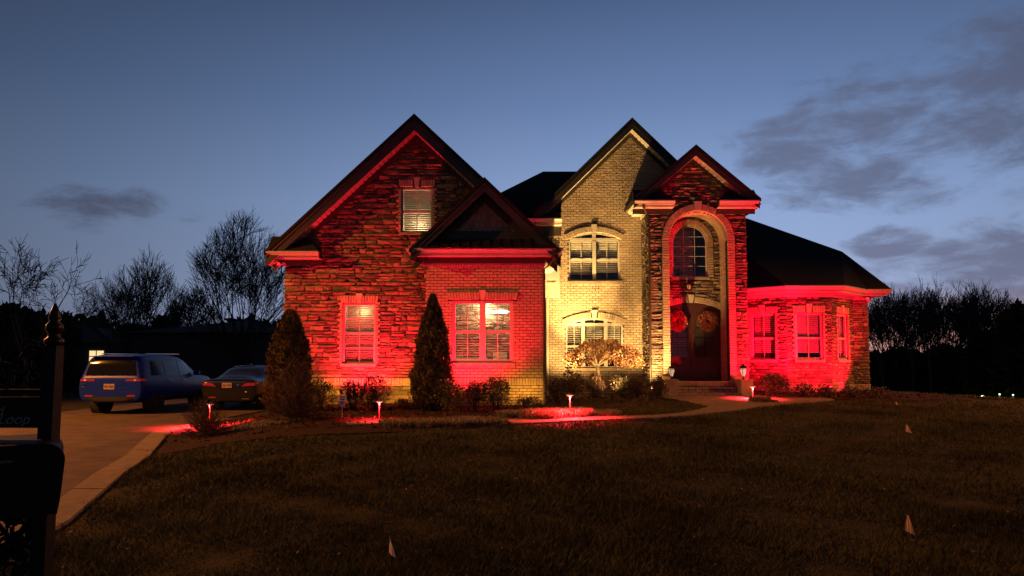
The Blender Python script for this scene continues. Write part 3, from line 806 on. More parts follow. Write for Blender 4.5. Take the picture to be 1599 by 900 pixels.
for k in range(npn):
    b = MB(); u0 = xb - hb + .2 + (2 * hb - .4) * k / npn; u1 = xb - hb + .2 + (2 * hb - .4) * (k + 1) / npn
    b.quad((u0, by0 - .1, zp0), (u1, by0 - .1, zp0), (u1, BD - .09, zg1), (u0, BD - .09, zg1)); b.box(-.01, .01, 0, 1, 0, .03, Matrix.Translation((u1, by0 - .1, zp0)) @ Matrix([[1, 0, 0, 0], [0, BD - .09 - by0 + .1, 0, 0], [0, zg1 - zp0, 1, 0], [0, 0, 0, 1]]))
    b.build('roof_panel', M['metalroof'], H)
# bay downspout (dark) at the right corner
b = MB(); xg = P(868, 402, by0).x
b.tube([(xg, by0, zbe - .1), (xg, by0, zbe - .22), (xg - .12, by0 + .2, zbe - .36), (bx1 - .02, BD - .05, zbe - .50), (bx1 - .02, BD - .05, .35)], .035, 8); b.build('downspout', M['trimdk'], H)

# ===== yellow wall at depth 24.1
YD = 24.1; yw = Wall((0, YD, 0), (1, 0, 0), (0, -1, 0))
yx0, yx1 = .8, 4.45
ypx, ypz = XZ(987, 184, 23.65); yl, yle = XZ(833, 334, 23.65); yh = ypx - yl
sly, zsy, _ry = gable(ypx, ypz, yh, yle, 23.65, YD, 29, fas=.20, frieze=.14)
zye = P(840, 352, YD).z; xg1 = P(875, 340, YD).x
def out_y(z):
    h = (zsy - .02 - z) / sly
    if z > zye:
        a = max(xg1, ypx - h); b_ = min(6.3, ypx + h)
        return [(a, b_)] if b_ > a else []
    return [(yx0, 6.0)]
YU = opn(YD, 888, 968, 374, 439); rU = P(928, 363, YD).z - YU[3]
YL = opn(YD, 883.5, 973.5, 507, 575); rL = P(928, 497, YD).z - YL[3]
opU, opL = YU + [rU], YL + [rL]
backing(yw, out_y, [opU, opL], -.1, zsy, SB, M['mortar'], H)
def grow(op, s, t): return [op[0] - s, op[1] + s, op[3] - .02, op[3] + .05, op[4] + t - .06]
brick_fill(bricks, yw, out_y, [opU, opL], .2, zsy - .05, skip=[grow(opU, .04, .2), grow(opL, .04, .2)])
seg_arch(yw, YU[0], YU[1], YU[3], rU, .2, .035, .04); seg_arch(yw, YL[0], YL[1], YL[3], rL, .2, .035, .04)
sash_window(yw, *YU, 2, .5, rise=rU, trans=YU[3] + .0, grid_lower=(2, 1), grid_upper=(2, 1), mull=.12, blinds=[(.86, -72, 0), (.82, -72, 0)], out=-.06)
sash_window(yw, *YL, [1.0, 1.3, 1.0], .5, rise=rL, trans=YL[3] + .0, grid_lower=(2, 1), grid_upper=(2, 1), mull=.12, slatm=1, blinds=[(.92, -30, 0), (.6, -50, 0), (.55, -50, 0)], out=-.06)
# boxed eave left of the gable, belongs to the main roof
gutter([(-1.6, YD), (xg1 + .02, YD)], P(850, 341, 23.65).z, _ry, over=.40, frieze=.30)
# white panelled corner board and pale downspout beside the bay
cx0, cx1 = P(850.5, 440, YD - .12).x, P(873.5, 440, YD - .12).x; cz0 = P(860, 465, YD - .12).z; cz1 = P(860, 398, YD).z
b = MB(); b.box(cx0 - .2, cx1, YD - .12, YD, cz0, cz1); cp = b.build('corner_panel', M['white'], H)
b = MB(); b.box(cx0 + .03, cx0 + .075, YD - .14, YD - .12, cz0 + .03, cz1); b.box(cx1 - .12, cx1 - .075, YD - .14, YD - .12, cz0 + .03, cz1); b.box(cx0 + .075, cx1 - .12, YD - .14, YD - .12, cz0 + .45, cz0 + .5); b.box(cx1 - .03, cx1 + .005, YD - .14, YD - .12, cz0, cz1); b.build('panel_moulding', M['white'], cp)
xd = P(855, 550, YD - .1).x
b = MB(); b.tube([(xd, YD - .09, cz0), (xd, YD - .09, .35)], .045, 8); b.build('downspout', M['white'], H)

# ===== main roof, hips behind
b = MB()
A, Rl, Rr, B_ = (-2.0, 23.62, P(840, 340, 23.62).z), (*[P(848, 268, 29).x, 29, P(848, 268, 29).z],), (4.2, 29, P(848, 268, 29).z), (7.2, 23.62, P(840, 340, 23.62).z)
C1, C2 = (-2.0, 34.4, A[2]), (7.2, 34.4, A[2])
_g = (Rl[2] - A[2]) / (29 - 23.62); _c1 = (xg1 - .01, 23.62, A[2]); _c2 = (xg1 - .01, 24.35, A[2] + _g * .73); _c3 = (B_[0], 24.35, _c2[2])
b.poly([A, _c1, _c2, _c3, Rr, Rl]); b.poly([A, Rl, C1]); b.poly([C1, Rl, Rr, C2]); b.poly([_c3, C2, Rr]); b.poly([C1, C2, _c3, _c2, _c1, A])
b.build('roof', M['shingle'], H)

# ===== entry bay, stone with tall arch, depth 22.8
ED = 22.8; ew = Wall((0, ED, 0), (1, 0, 0), (0, -1, 0)); es = Wall((P(1015, 450, ED).x, YD, 0), (0, -1, 0), (-1, 0, 0))
ex0, ex1 = P(1015, 450, ED).x, P(1167, 450, ED).x
ey0 = 22.35
epx, epz = XZ(1088.5, 226, ey0); _, eze = XZ(1190, 310, ey0); eh = (P(1189, 310, ey0).x - P(989, 312, ey0).x) / 2; epx = (P(1189, 310, ey0).x + P(989, 312, ey0).x) / 2 - .02
sle, zse, _re = gable(epx, epz, eh, eze, ey0, ED, 27.5, fas=.19, frieze=.12)
ar_l, ar_r = P(1046, 480, ED).x, P(1137.5, 480, ED).x; ar_c = (ar_l + ar_r) / 2; ar_w = (ar_r - ar_l) / 2
zar = P(1090, 330, ED).z; zspr = zar - ar_w   # semicircle
ENT = [ar_l, ar_r, -.2, zspr, ar_w]
def out_e(z):
    h = (zse - .02 - z) / sle
    return [(max(ex0, epx - h), min(ex1, epx + h))] if h > .03 else []
backing(ew, out_e, [ENT], -.1, zse, SB, M['dkmortar'], H, front=-.03)
rg = [ar_l - .235, ar_r + .235, -.2, zspr, ar_w + .235]
stone_fill(stones, ew, out_e, [rg], .1, zse - .05, hmin=.05, hmax=.14)
ring(ew, ar_c, zspr, ar_w, ar_w + .225, -math.pi / 2, math.pi / 2, 44, .05, .12, .07)
keystone(ew, ar_c, zar, zar + .3, .15, .25, .09)
z = .3
while z < zspr:
    for sgn in (-1, 1):
        bricks.add(ew.mtx(ar_c + sgn * (ar_w + .1125), z + BRH / 2, .217, BRH - .011, .12, .05 + random.uniform(0, .004)), .03, 0)
    z += BRH
# reveals and barrel
rvr = Wall((ar_r, 23.75, 0), (0, -1, 0), (-1, 0, 0))
b = MB(); b.box(ar_r + .02, ar_r + .12, ED + .1, 23.9, -.1, zspr); b.box(ar_l - .12, ar_l - .02, ED + .1, 23.9, -.1, zspr)
n = 28
for k in range(n):
    t0, t1 = -math.pi / 2 + math.pi * k / n, -math.pi / 2 + math.pi * (k + 1) / n
    q = [(ar_c + math.sin(t) * r, zspr + math.cos(t) * r) for t, r in ((t0, ar_w), (t1, ar_w), (t1, ar_w + .1), (t0, ar_w + .1))]
    b.prismy(q, ED + .06, 23.9)
b.build('recess_wall', M['sillbrick'], H)
z = .3; row = 0
while z < zspr:
    u = (row % 2) * .1 - .1
    while u < .9:
        a, c_ = max(u, 0), min(u + .2, .9)
        if c_ - a > .03: bricks.add(rvr.mtx((a + c_) / 2, z + BRH / 2, c_ - a - .01, BRH - .011, .05, .0), .004, 0)
        u += .205
    z += BRH; row += 1
# side of entry facing left (stone)
def out_es(z): return [(0, YD - ED)] if z < eze - .15 else []
backing(es, out_es, [], -.1, eze - .1, SB, M['dkmortar'], H, front=-.03)
stone_fill(stones, es, out_es, [], .2, eze - .2, hmin=.05, hmax=.12, lmin=.15, lmax=.4)
b = MB(); b.box(ex1 - .2, ex1, ED + SB, 27, -.1, eze); b.build('side_wall', M['sillbrick'], H)
# back wall of recess with door and arched window, depth 23.7
RD = 23.7; rw = Wall((0, RD, 0), (1, 0, 0), (0, -1, 0))
DO = opn(RD, 1036, 1125, 484, 597); DO[1] = P(1126, 540, RD).x; DO[0] = 2 * P(1080, 540, RD).x - DO[1]
rD = P(1080, 473, RD).z - DO[3]; opD = DO + [rD]
AW = opn(RD, 1050, 1105, 381, 433); rA = (AW[1] - AW[0]) / 2; AW[3] = P(1077, 352, RD).z - rA; opA = AW + [rA]
def out_r(z): return [(ar_l - .1, ar_r + .1)]
backing(rw, out_r, [opD, opA], .2, zar + .2, .15, M['dkmortar'], H, front=-.03)
ringA = [AW[0] - .2, AW[1] + .2, AW[2] - .03, AW[3], rA + .2]; ringD = [DO[0] - .02, DO[1] + .02, 0, DO[3] + .0, rD + .22]
stone_fill(stones, rw, out_r, [opD, opA], .85, zar + .1, skip=[ringA, ringD], hmin=.05, hmax=.13)
ring(rw, (AW[0] + AW[1]) / 2, AW[3], rA, rA + .19, -math.pi / 2, math.pi / 2, 26, .03, .12)
for sgn, u in ((-1, AW[0]), (1, AW[1])):
    z = AW[2]
    while z < AW[3]: bricks.add(rw.mtx(u + sgn * .095, z + BRH / 2, .18, BRH - .011, .1, .03), .03, 0); z += BRH
seg_arch(rw, DO[0], DO[1], DO[3], rD, .2, .035, .0)
for sgn, u in ((1, DO[1]),):
    z = .9
    while z < DO[3] + .1: bricks.add(rw.mtx(u + sgn * .07, z + BRH / 2, .13, BRH - .011, .1, .03), .03, 0); z += BRH
sash_window(rw, *AW, 1, 0, rise=rA, grid_upper=(3, 5), out=-.06, roomd=1.0, sill=True, fr=.045, room=M['glassdark'])
# potted plant silhouette inside the arched window sits in the room
# double door
dz0 = .9; dm = (DO[0] + DO[1]) / 2
b = MB()
b.box(DO[0], DO[0] + .06, RD + .03, RD + .15, dz0, DO[3] + .03); b.box(DO[1] - .06, DO[1], RD + .03, RD + .15, dz0, DO[3] + .03)
hw = (DO[1] - DO[0]) / 2; Rr = (hw * hw + rD * rD) / (2 * rD); zc = DO[3] + rD - Rr; n = 14
for k in range(n):
    u0, u1 = DO[0] + 2 * hw * k / n, DO[0] + 2 * hw * (k + 1) / n
    f = lambda u, r: zc + math.sqrt(max(0, r * r - (u - dm) ** 2))
    b.prismy([(u0, DO[3] - .12), (u1, DO[3] - .12), (u1, f(u1, Rr)), (u0, f(u0, Rr))], RD + .02, RD + .16)
fr_ = b.build('door_frame', M['wood'], H)
for sgn in (-1, 1):
    a, c_ = (dm - hw + .06, dm - .005) if sgn < 0 else (dm + .005, dm + hw - .06)
    b = MB(); y0_, y1_ = RD + .06, RD + .11; st = .12; zt_ = DO[3] - .125
    b.box(a, a + st, y0_, y1_, dz0, zt_); b.box(c_ - st, c_, y0_, y1_, dz0, zt_); b.box(a + st, c_ - st, y0_, y1_, dz0, dz0 + .75); b.box(a + st, c_ - st, y0_, y1_, zt_ - .16, zt_)
    b.box(a + st + .06, c_ - st - .06, y0_ - .015, y0_ - .001, dz0 + .14, dz0 + .62)
    d = b.build('door', M['wood'], H)
    g = MB(); g.box(a + st, c_ - st, y0_ + .02, y0_ + .03, dz0 + .75, zt_ - .16); g.build('pane', M['glassdark'] if sgn > 0 else M['glass'], d)
    g = MB(); gm = (a + c_) / 2
    g.box(gm - .01, gm + .01, y0_ + .005, y0_ + .018, dz0 + .75, zt_ - .16)
    for q in (1, 2, 3): zz = dz0 + .75 + (zt_ - .16 - dz0 - .75) * q / 4; g.box(a + st, c_ - st, y0_ + .007, y0_ + .016, zz - .01, zz + .01)
    g.build('muntin_grille', M['frame_bk'], d)
    h = MB(); h.tube([(dm + sgn * .06, y0_ - .001, dz0 + .95), (dm + sgn * .06, y0_ - .05, dz0 + .95), (dm + sgn * .06, y0_ - .05, dz0 + 1.2), (dm + sgn * .06, y0_ - .001, dz0 + 1.2)], .012, 6); h.build('handle', M['lantern_metal'], d)
b = MB(); b.quad((ar_l, 24.8, 0), (ar_r, 24.8, 0), (ar_r, 24.8, 3.4), (ar_l, 24.8, 3.4)); b.box(DO[0] - .2, DO[0] + .22, 24.5, 24.6, 1.5, 2.6); b.build('hall_interior', mat('hall_dim', (.12, .10, .06), rough=.9), H)
# entry eaves: stubs on the front and eaves down the sides
eg = P(1150, 312, ey0 - .05).z
stub(epx - eh + .06, P(1054, 315, ey0).x, ED, eg, .38, _re, rise=.42)
stub(P(1124, 315, ey0).x, epx + eh - .06, ED, eg, .38, _re, rise=.42, inner='l')
gutter([(ex0, YD - .05), (ex0, ED - .02)], eg + .003, _re, over=.36, frieze=.10, fdark=False)
gutter([(ex1, ED - .02), (ex1, 25.6)], eg + .003, _re, over=.36, frieze=.10, fdark=False)
b = MB(); xg = ex0 - .02
b.tube([(ex0 - .26, ey0 + .02, eg - .1), (ex0 - .24, ey0 + .05, eg - .22), (xg - .08, ED - .1, eg - .34), (xg, ED - .07, eg - .5), (xg, ED - .07, .45)], .035, 8); b.build('downspout', M['trimdk'], H)

# ===== turret: canted bay
TD = 22.6
t0, t1 = P(1229, 530, TD).x, P(1299, 530, TD).x; q = .7071
k_ = 1.25
tA = (t0 - k_, TD + k_); tB = (t0, TD); tC = (t1, TD); tE = (t1 + k_, TD + k_)
xr = P(1358, 560, TD + k_).x; tF = (xr, TD + k_)
facets = [Wall((tA[0], tA[1], 0), (q, -q, 0), (-q, -q, 0)), Wall((tB[0], tB[1], 0), (1, 0, 0), (0, -1, 0)), Wall((tC[0], tC[1], 0), (q, q, 0), (q, -q, 0)), Wall((tE[0], tE[1], 0), (1, 0, 0), (0, -1, 0))]
flen = [k_ / q, t1 - t0, k_ / q, xr - tE[0]]
zte = P(1268, 446, TD - .45).z; zwt = zte - .19
zwin0, zwin1 = P(1263, 562, TD).z, P(1263, 489, TD).z
ztw1, ztw2 = P(1263, 602, TD).z, P(1263, 613, TD).z
for i, (w_, ln) in enumerate(zip(facets, flen)):
    of = (lambda L_: (lambda z: [(0, L_)] if z < zwt else []))(ln)
    ops = []
    if i < 3:
        ww = .84; c = ln / 2 + (.0 if i != 0 else .1)
        ops = [[c - ww / 2, c + ww / 2, zwin0, zwin1]]
    backing(w_, of, ops, -.3, zwt, SB, M['dkmortar'], H, front=-.03)
    sk = [hdr(o_, .24) for o_ in ops] + [jam(o_, .1) for o_ in ops]
    stone_fill(stones, w_, of, ops, ztw1, zwt, skip=sk, hmin=.05, hmax=.13, lmin=.15, lmax=.45, rel=.03)
    stone_fill(stones, w_, of, ops, -.1, ztw2, hmin=.1, hmax=.15)
    m_ = int(ln / .078)
    for j in range(m_): soldiers.add(w_.mtx(ln * (j + .5) / m_, (ztw1 + ztw2) / 2, ln / m_ - .01, ztw1 - ztw2 - .012, .09, .035), .02, 0)
    for o_ in ops:
        flat_header(w_, o_[0] - .08, o_[1] + .08, o_[3] + .005, o_[3] + .235, .12, .03)
        jambs(w_, o_[0], o_[2], o_[3], -1, .07, .025); jambs(w_, o_[1], o_[2], o_[3], 1, .07, .025)
        sash_window(w_, *o_, 1, .46, grid_upper=(2, 1), grid_lower=(2, 1), out=-.05, fr=.06, slatm=1, blinds=[(.9 if i != 1 else .88, -62, 0)])
gutter([tA, tB, tC, tE, (xr, TD + k_), (xr, 33)], zte, H, over=.42, frieze=.12, fdark=False)
# wing roof
e = .5
def offs(p, dx, dy): return (p[0] + dx, p[1] + dy, zte)
E0 = offs(tA, -.6, -.1); E1 = offs(tB, -.2, -.52); E2 = offs(tC, .2, -.52); E3 = offs(tE, .22, -.52); E4 = (xr + .52, TD + k_ - .52, zte); E5 = (xr + .52, 33, zte)
Bt = P(1315, 393, 25.8); Ct = P(1163, 340, 28); dirn = (Ct - Bt); Ce = Ct + dirn * .9
b = MB()
b.poly([E0, E1, Ce]); b.poly([E1, E2, tuple(Bt), tuple(Ce)]); b.poly([E2, E3, tuple(Bt)]); b.poly([E3, E4, tuple(Bt)]); b.poly([E4, E5, (Bt.x, 33, Bt.z), tuple(Bt)])
b.poly([tuple(Bt), (Bt.x, 33, Bt.z), (Ce.x, 33, Ce.z), tuple(Ce)])
b.build('roof', M['shingle'], H)
b = MB(); b.box(xr - .2, xr, TD + k_ + .21, 33, -1.5, zwt); b.build('side_wall', M['sillbrick'], H)

emit_pieces(bricks, H, 300, 'brickwork'); emit_pieces(voussoirs, H, 120, 'voussoir_rest'); emit_pieces(soldiers, H, 260, 'soldier_course'); emit_pieces(stones, H, 300, 'stonework')

# ===== steps and piers
ST = empty('front_steps', (P(1103, 600, 22).x, 22, .43), 'brick front steps with short side piers leading up to the arched doorway', 'steps')
sb = Pieces('brick', M['brick'], [box0])
sx0, sx1 = P(1056, 610, 21.9).x, P(1148, 610, 21.9).x + .1; zf = .9; zb0 = zg(6, 21.5) - .02
nst = 3; rh = (zf - .43) / nst
core = MB()
for k in range(nst):
    yf = 21.75 + k * .3; zt = .43 + rh * (k + 1)
    core.box(sx0, sx1, yf + .02, yf + (.3 if k < nst - 1 else 2.0), -.1 if k == 0 else zt - rh - .02, zt - .012)
    w_ = Wall((0, yf, 0), (1, 0, 0), (0, -1, 0))
    nbk = int((sx1 - sx0) / .078)
    if k == nst - 1:
        for j in range(nbk): sb.add(w_.mtx(sx0 + (sx1 - sx0) * (j + .5) / nbk, zt - rh / 2, (sx1 - sx0) / nbk - .009, rh - .01, .3, .0), 1)
    else:
        nn = int((sx1 - sx0) / .205)
        for rr in range(2):
            for j in range(nn): sb.add(w_.mtx(sx0 + (sx1 - sx0) * (j + .5) / nn, zt - rh * (.27 + .5 * rr), (sx1 - sx0) / nn - .01, rh * .5 - .012, .28, .006 if rr == 0 else -.004), 1)
core.build('step_core', M['mortar'], ST)
b = MB(); b.box(ar_l - .2, ar_r + .2, 22.62, 23.9, .2, zf - .014); b.build('porch_floor', M['sillbrick'], ST)
emit_pieces(sb, ST, 300, 'brickwork')
for xa, xb_ in ((P(1041, 600, 21.9).x, sx0 - .01), (sx1 + .01, P(1168, 600, 21.9).x + .06)):
    b = MB(); b.box(xa, xb_, 21.6, 22.0, -.1, .93); b.box(xa - .02, xb_ + .02, 21.58, 22.02, .93, .98); pr = b.build('pier', M['sillbrick'], ST)
    b = MB(); b.prism(None, [(xa + .02, 22.0, -.1), (xa + .02, 22.72, -.1), (xa + .02, 22.72, 1.05), (xa + .02, 22.0, .90)], [(xb_ - .02, 22.0, -.1), (xb_ - .02, 22.72, -.1), (xb_ - .02, 22.72, 1.05), (xb_ - .02, 22.0, .90)]); b.build('cheek_wall', M['sillbrick'], ST)
# ---------------------------------------------------------------- vegetation
def rot_between(d):   # (n,3) unit dirs -> basis arrays a,b perpendicular
    d = d / np.linalg.norm(d, axis=1, keepdims=True)
    h = np.where(np.abs(d[:, 2:3]) < .9, np.array([[0, 0, 1.]]), np.array([[1., 0, 0]]))
    a = np.cross(d, h); a /= np.linalg.norm(a, axis=1, keepdims=True); return d, a, np.cross(d, a)
def leaves(pts, dirs, ln, wd, curl=.25):
    """one bent diamond (2 tris sharing an edge -> quad bent) per leaf"""
    n = len(pts); d, a, b = rot_between(dirs)
    ln = ln * rng.uniform(.65, 1.3, (n, 1)); wd = wd * rng.uniform(.7, 1.25, (n, 1))
    th = rng.uniform(0, 2 * np.pi, (n, 1)); s = a * np.cos(th) + b * np.sin(th); up = np.cross(s, d)
    V = np.stack([pts, pts + d * ln * .5 + s * wd * .5, pts + d * ln + up * ln * curl * rng.uniform(-1, 1, (n, 1)), pts + d * ln * .5 - s * wd * .5], 1).reshape(-1, 3)
    i = np.arange(n)[:, None] * 4
    F = np.concatenate([i + [0, 1, 2], i + [0, 2, 3]], 0)
    return V, F
def rdir(n): v = rng.normal(size=(n, 3)); return v / np.linalg.norm(v, axis=1, keepdims=True)
def stems(center, n, rx, ry, h, r0=.008, droop=.0, seg=5, spread=1.0, fork=2):
    b = MB()
    for k in range(n):
        a = random.uniform(0, 2 * math.pi); q = random.uniform(.1, 1) ** .7 * spread
        tip = Vector((math.cos(a) * rx * q, math.sin(a) * ry * q, h * math.sqrt(max(.05, 1 - .75 * q * q)) * random.uniform(.75, 1.05)))
        base_ = Vector((tip.x * .15, tip.y * .15, -.05)); pts = []
        for s_ in range(seg + 1):
            t = s_ / seg; p = base_.lerp(tip, t); p.x += random.uniform(-.02, .02) * t; p.y += random.uniform(-.02, .02) * t
            p.z += h * .18 * math.sin(math.pi * t) - droop * t * t; pts.append(center + p)
        b.tube(pts, [r0 * (1 - .75 * s_ / seg) for s_ in range(seg + 1)], 3, False)
        for _ in range(fork):
            j = random.randint(2, seg - 1); p = pts[j]; d = (pts[j + 1] - p).normalized() + Vector((random.uniform(-.7, .7), random.uniform(-.7, .7), random.uniform(0, .5)))
            e = p + d.normalized() * random.uniform(.12, .3) * h; b.tube([p, p.lerp(e, .5) + Vector((0, 0, .02)), e], [r0 * .5, r0 * .4, r0 * .2], 3, False)
    return b
def shrub(px, pyb, D, wpx, hpx, m, label, nleaf=1500, lsz=.055, group='shrubs along the house front', name='shrub', flat=1.0, clumps=9, sq=.62):
    p = P(px, pyb, D); x = p.x; z = zg(x, D); w = wpx / FPX * D / 2; h = hpx / FPX * D
    e = empty(name, (x, D, z), label, 'shrub', group)
    c = Vector((x, D, z)); cl = []
    for k in range(clumps):
        a = random.uniform(0, 6.28); q = math.sqrt(random.random()) * .62
        cl.append((math.cos(a) * w * q, math.sin(a) * w * q * .9, h * random.uniform(.4, .72) * (1 - .35 * q), w * random.uniform(.32, .5), h * random.uniform(.25, .36)))
    cl.append((0, 0, h * .45, w * .75, h * .45))
    n = nleaf; ci = rng.integers(0, len(cl), n); C_ = np.array(cl)[ci]
    d = rdir(n); r = rng.uniform(.45, 1.0, (n, 1)) ** .6
    pts = C_[:, :3] + d * r * np.stack([C_[:, 3], C_[:, 3], C_[:, 4]], 1)
    pts[:, 2] = np.maximum(pts[:, 2], .03)
    dirs = d + rdir(n) * .7 + np.array([0, 0, .35])
    V, F = leaves(pts + np.array(c), dirs, lsz, lsz * .55)
    np_mesh('foliage', V, F, m, e)
    stems(c, 14, w * .8, w * .8, h * .8, .009).build('stems', M['bark'], e)
    return e
def twigball(px, pyb, D, wpx, hpx, label, n=170, name='bare_shrub', m=None, leafy=0):
    p = P(px, pyb, D); x = p.x; z = zg(x, D); w = wpx / FPX * D / 2; h = hpx / FPX * D
    e = empty(name, (x, D, z), label, 'shrub', 'bare twiggy shrubs at the driveway end of the bed'); c = Vector((x, D, z))
    b = MB()
    for k in range(n):
        a = random.uniform(0, 6.28); ph = math.acos(random.uniform(.0, 1)) * 1.02; rr = random.uniform(.72, 1.03)
        tip = Vector((math.sin(ph) * math.cos(a) * w * rr, math.sin(ph) * math.sin(a) * w * rr, max(.06, math.cos(ph) * h * rr))); pts = []
        for s_ in range(6):
            t = s_ / 5; p_ = Vector((tip.x * t, tip.y * t, tip.z * t ** .75)) + Vector((random.uniform(-.03, .03), random.uniform(-.03, .03), random.uniform(-.02, .02))) * t; pts.append(c + p_)
        b.tube(pts, [.0055 * (1 - .7 * s_ / 5) for s_ in range(6)], 3, False)
        for _ in range(6):
            j = random.randint(1, 4); d = (pts[j + 1] - pts[j]).normalized() + Vector((random.uniform(-1, 1), random.uniform(-1, 1), random.uniform(-.3, .8)))
            q2 = pts[j] + d.normalized() * random.uniform(.1, .26) * h; b.tube([pts[j], pts[j].lerp(q2, .5) + Vector((0, 0, .015)), q2], [.003, .0025, .0018], 3, False)
    b.build('twigs', m or M['twigshrub'], e)
    k = 900 + leafy; d = rdir(k); d[:, 2] = np.abs(d[:, 2]); pts = d * rng.uniform(.5, 1, (k, 1)) * np.array([w, w, h]) + np.array(c)
    V, F = leaves(pts, rdir(k) + [0, 0, .3], .035, .014); np_mesh('foliage', V, F, M['twigshrub'], e); return e
def conifer(px, pyb, pyt, D, wpx, label, n=15000, pr=(.72, .92, 1.0, .84, .60, .36, .16, .03)):
    p = P(px, pyb, D); x = p.x; z = zg(x, D); w = wpx / FPX * D / 2; h = (P(px, pyt, D).z - z)
    e = empty('arborvitae', (x, D, z), label, 'evergreen', 'tall clipped evergreens against the front walls')
    t = rng.uniform(0, 1, n) ** 1.2; a = rng.uniform(0, 2 * np.pi, n); ph = x * 7
    prof = np.interp(t, [0, .06, .25, .5, .7, .85, .95, 1], pr)
    bump = 1 + .09 * np.sin(a * 4 + t * 13 + ph) + .09 * np.sin(a * 9 - t * 23 + ph) + .07 * np.sin(a * 3 + t * 41 + ph) + .06 * np.sin(a * 15 + t * 57)
    rr = prof * bump * w * rng.uniform(.62, 1.03, n) ** .6
    pts = np.stack([x + rr * np.cos(a), D + rr * np.sin(a), z + t * h + .02], 1)
    dirs = np.stack([np.cos(a) * .55, np.sin(a) * .55, np.full(n, .9)], 1) + rdir(n) * .35
    V, F = leaves(pts, dirs, .085, .03, .3); np_mesh('foliage', V, F, M['arbor'], e)
    b = MB(); b.tube([(x, D, z - .1), (x, D, z + h * .9)], [.07, .01], 6); b.build('trunk', M['bark'], e); 
    b = MB(); n_ = 14
    b.lathe([(w * f * .66, z + h * t_) for t_, f in ((.01, .7), (.06, .92), (.25, 1), (.5, .8), (.75, .42), (.9, .15))], (x, D, 0), 14); b.build('inner_foliage', M['arbor'], e)
conifer(450, 655, 488, 18.3, 66, 'broad dark evergreen cone at the left corner of the stone wing', 17000, (.75, .95, 1.0, .90, .72, .50, .28, .05))
conifer(675, 640, 464, 18.7, 60, 'narrow pointed evergreen cone between the stone wing and the brick front', 17000)
twigball(318, 700, 14.6, 84, 66, 'bare twiggy shrub beside the driveway in front of the black car', 190)
twigball(462, 690, 15.4, 108, 98, 'wide bare reddish shrub in front of the left evergreen cone', 260)
shrub(500, 640, 18.4, 52, 58, M['leaf'], 'small leafy shrub just right of the left evergreen cone', 1100)
shrub(550, 645, 18.9, 44, 52, M['leaf'], 'leafy shrub left half of the pair under the stone wing window', 1200)
shrub(586, 645, 18.8, 50, 60, M['leaf'], 'leafy shrub right half of the pair under the stone wing window', 1600)
shrub(700, 645, 18.0, 58, 60, M['leaf'], 'leafy shrub touching the right side of the narrow evergreen cone', 1600)
shrub(742, 642, 18.5, 42, 56, M['leaf'], 'upright leafy shrub under the left half of the lit double window', 1300)
shrub(774, 642, 18.6, 54, 60, M['leaf'], 'round leafy shrub under the right half of the lit double window', 1800)
shrub(822, 641, 18.4, 46, 28, M['leaf'], 'low dark shrub at the right corner of the brick front', 600)
shrub(632, 640, 19.6, 46, 14, M['leaf'], 'very low dark shrub at the foot of the stone wall', 350)
shrub(870, 640, 21.2, 44, 40, M['redleaf'], 'reddish shrub right beside the dark downspout', 1000)
shrub(893, 640, 21.6, 42, 56, M['redleaf'], 'tallest reddish shrub left of the Japanese maple', 1300)
shrub(928, 636, 22.0, 40, 42, M['redleaf'], 'reddish shrub around the foot of the Japanese maple', 1000)
shrub(972, 628, 21.8, 44, 40, M['leaf'], 'brightly lit open shrub right of the Japanese maple', 700, .07)
shrub(995, 626, 21.6, 28, 34, M['redleaf'], 'dark small shrub between the lit shrub and the entry corner', 700)
shrub(1028, 624, 21.5, 34, 36, M['redleaf'], 'round dark shrub at the left side of the front steps', 1100)
shrub(1210, 630, 20.9, 46, 42, M['leaf'], 'dark round shrub behind the path light at the canted bay', 1500)
shrub(1255, 632, 21.0, 44, 26, M['leaf'], 'low shrub under the middle window of the canted bay', 800)
shrub(1292, 633, 21.0, 40, 24, M['leaf'], 'low shrub under the right half of the canted bay', 700)
shrub(1330, 636, 21.2, 44, 22, M['leaf'], 'low shrub at the right corner of the canted bay', 700)
shrub(1372, 640, 21.0, 40, 20, M['leaf'], 'last low shrub at the dark right end of the bed', 500)
# grassy liriope mounds
def grassclump(poly_c, rx, ry, n, ln, m, label, name='grass_clump', kind=None, zoff=.0, cat='grass clump', grp='grassy clumps along the walkway'):
    x0, y0 = poly_c; z = zg(x0, y0)
    a = rng.uniform(0, 6.283, n); q = np.sqrt(rng.uniform(0, 1, n))
    px_ = x0 + rx * q * np.cos(a); py_ = y0 + ry * q * np.sin(a)
    pz = np.array([zg(u, v) for u, v in zip(px_, py_)]) + .01
    L_ = ln * rng.uniform(.6, 1.15, (n, 1)); az = rng.uniform(0, 6.283, (n, 1)); lean = rng.uniform(.1, .9, (n, 1))
    d1 = np.concatenate([np.cos(az) * lean * .6, np.sin(az) * lean * .6, np.ones((n, 1))], 1); d2 = np.concatenate([np.cos(az) * (lean + .5), np.sin(az) * (lean + .5), .25 - lean], 1)
    b0 = np.stack([px_, py_, pz], 1); mid = b0 + d1 * L_ * .55; tip = mid + d2 * L_ * .45
    side = np.concatenate([-np.sin(az), np.cos(az), np.zeros((n, 1))], 1) * .006
    V = np.stack([b0 - side, b0 + side, mid + side * .8, mid - side * .8, tip], 1).reshape(-1, 3); i = np.arange(n)[:, None] * 5
    F = np.concatenate([i + [0, 1, 2], i + [0, 2, 3], i + [3, 2, 4]], 0)
    V = V - np.array([x0, y0, z])
    o = np_mesh(name, V, F, m); o.location = (x0, y0, z); WL[o.name] = Vector(o.location); tag(o, label, cat if not kind else None, grp if not kind else None, kind); return o
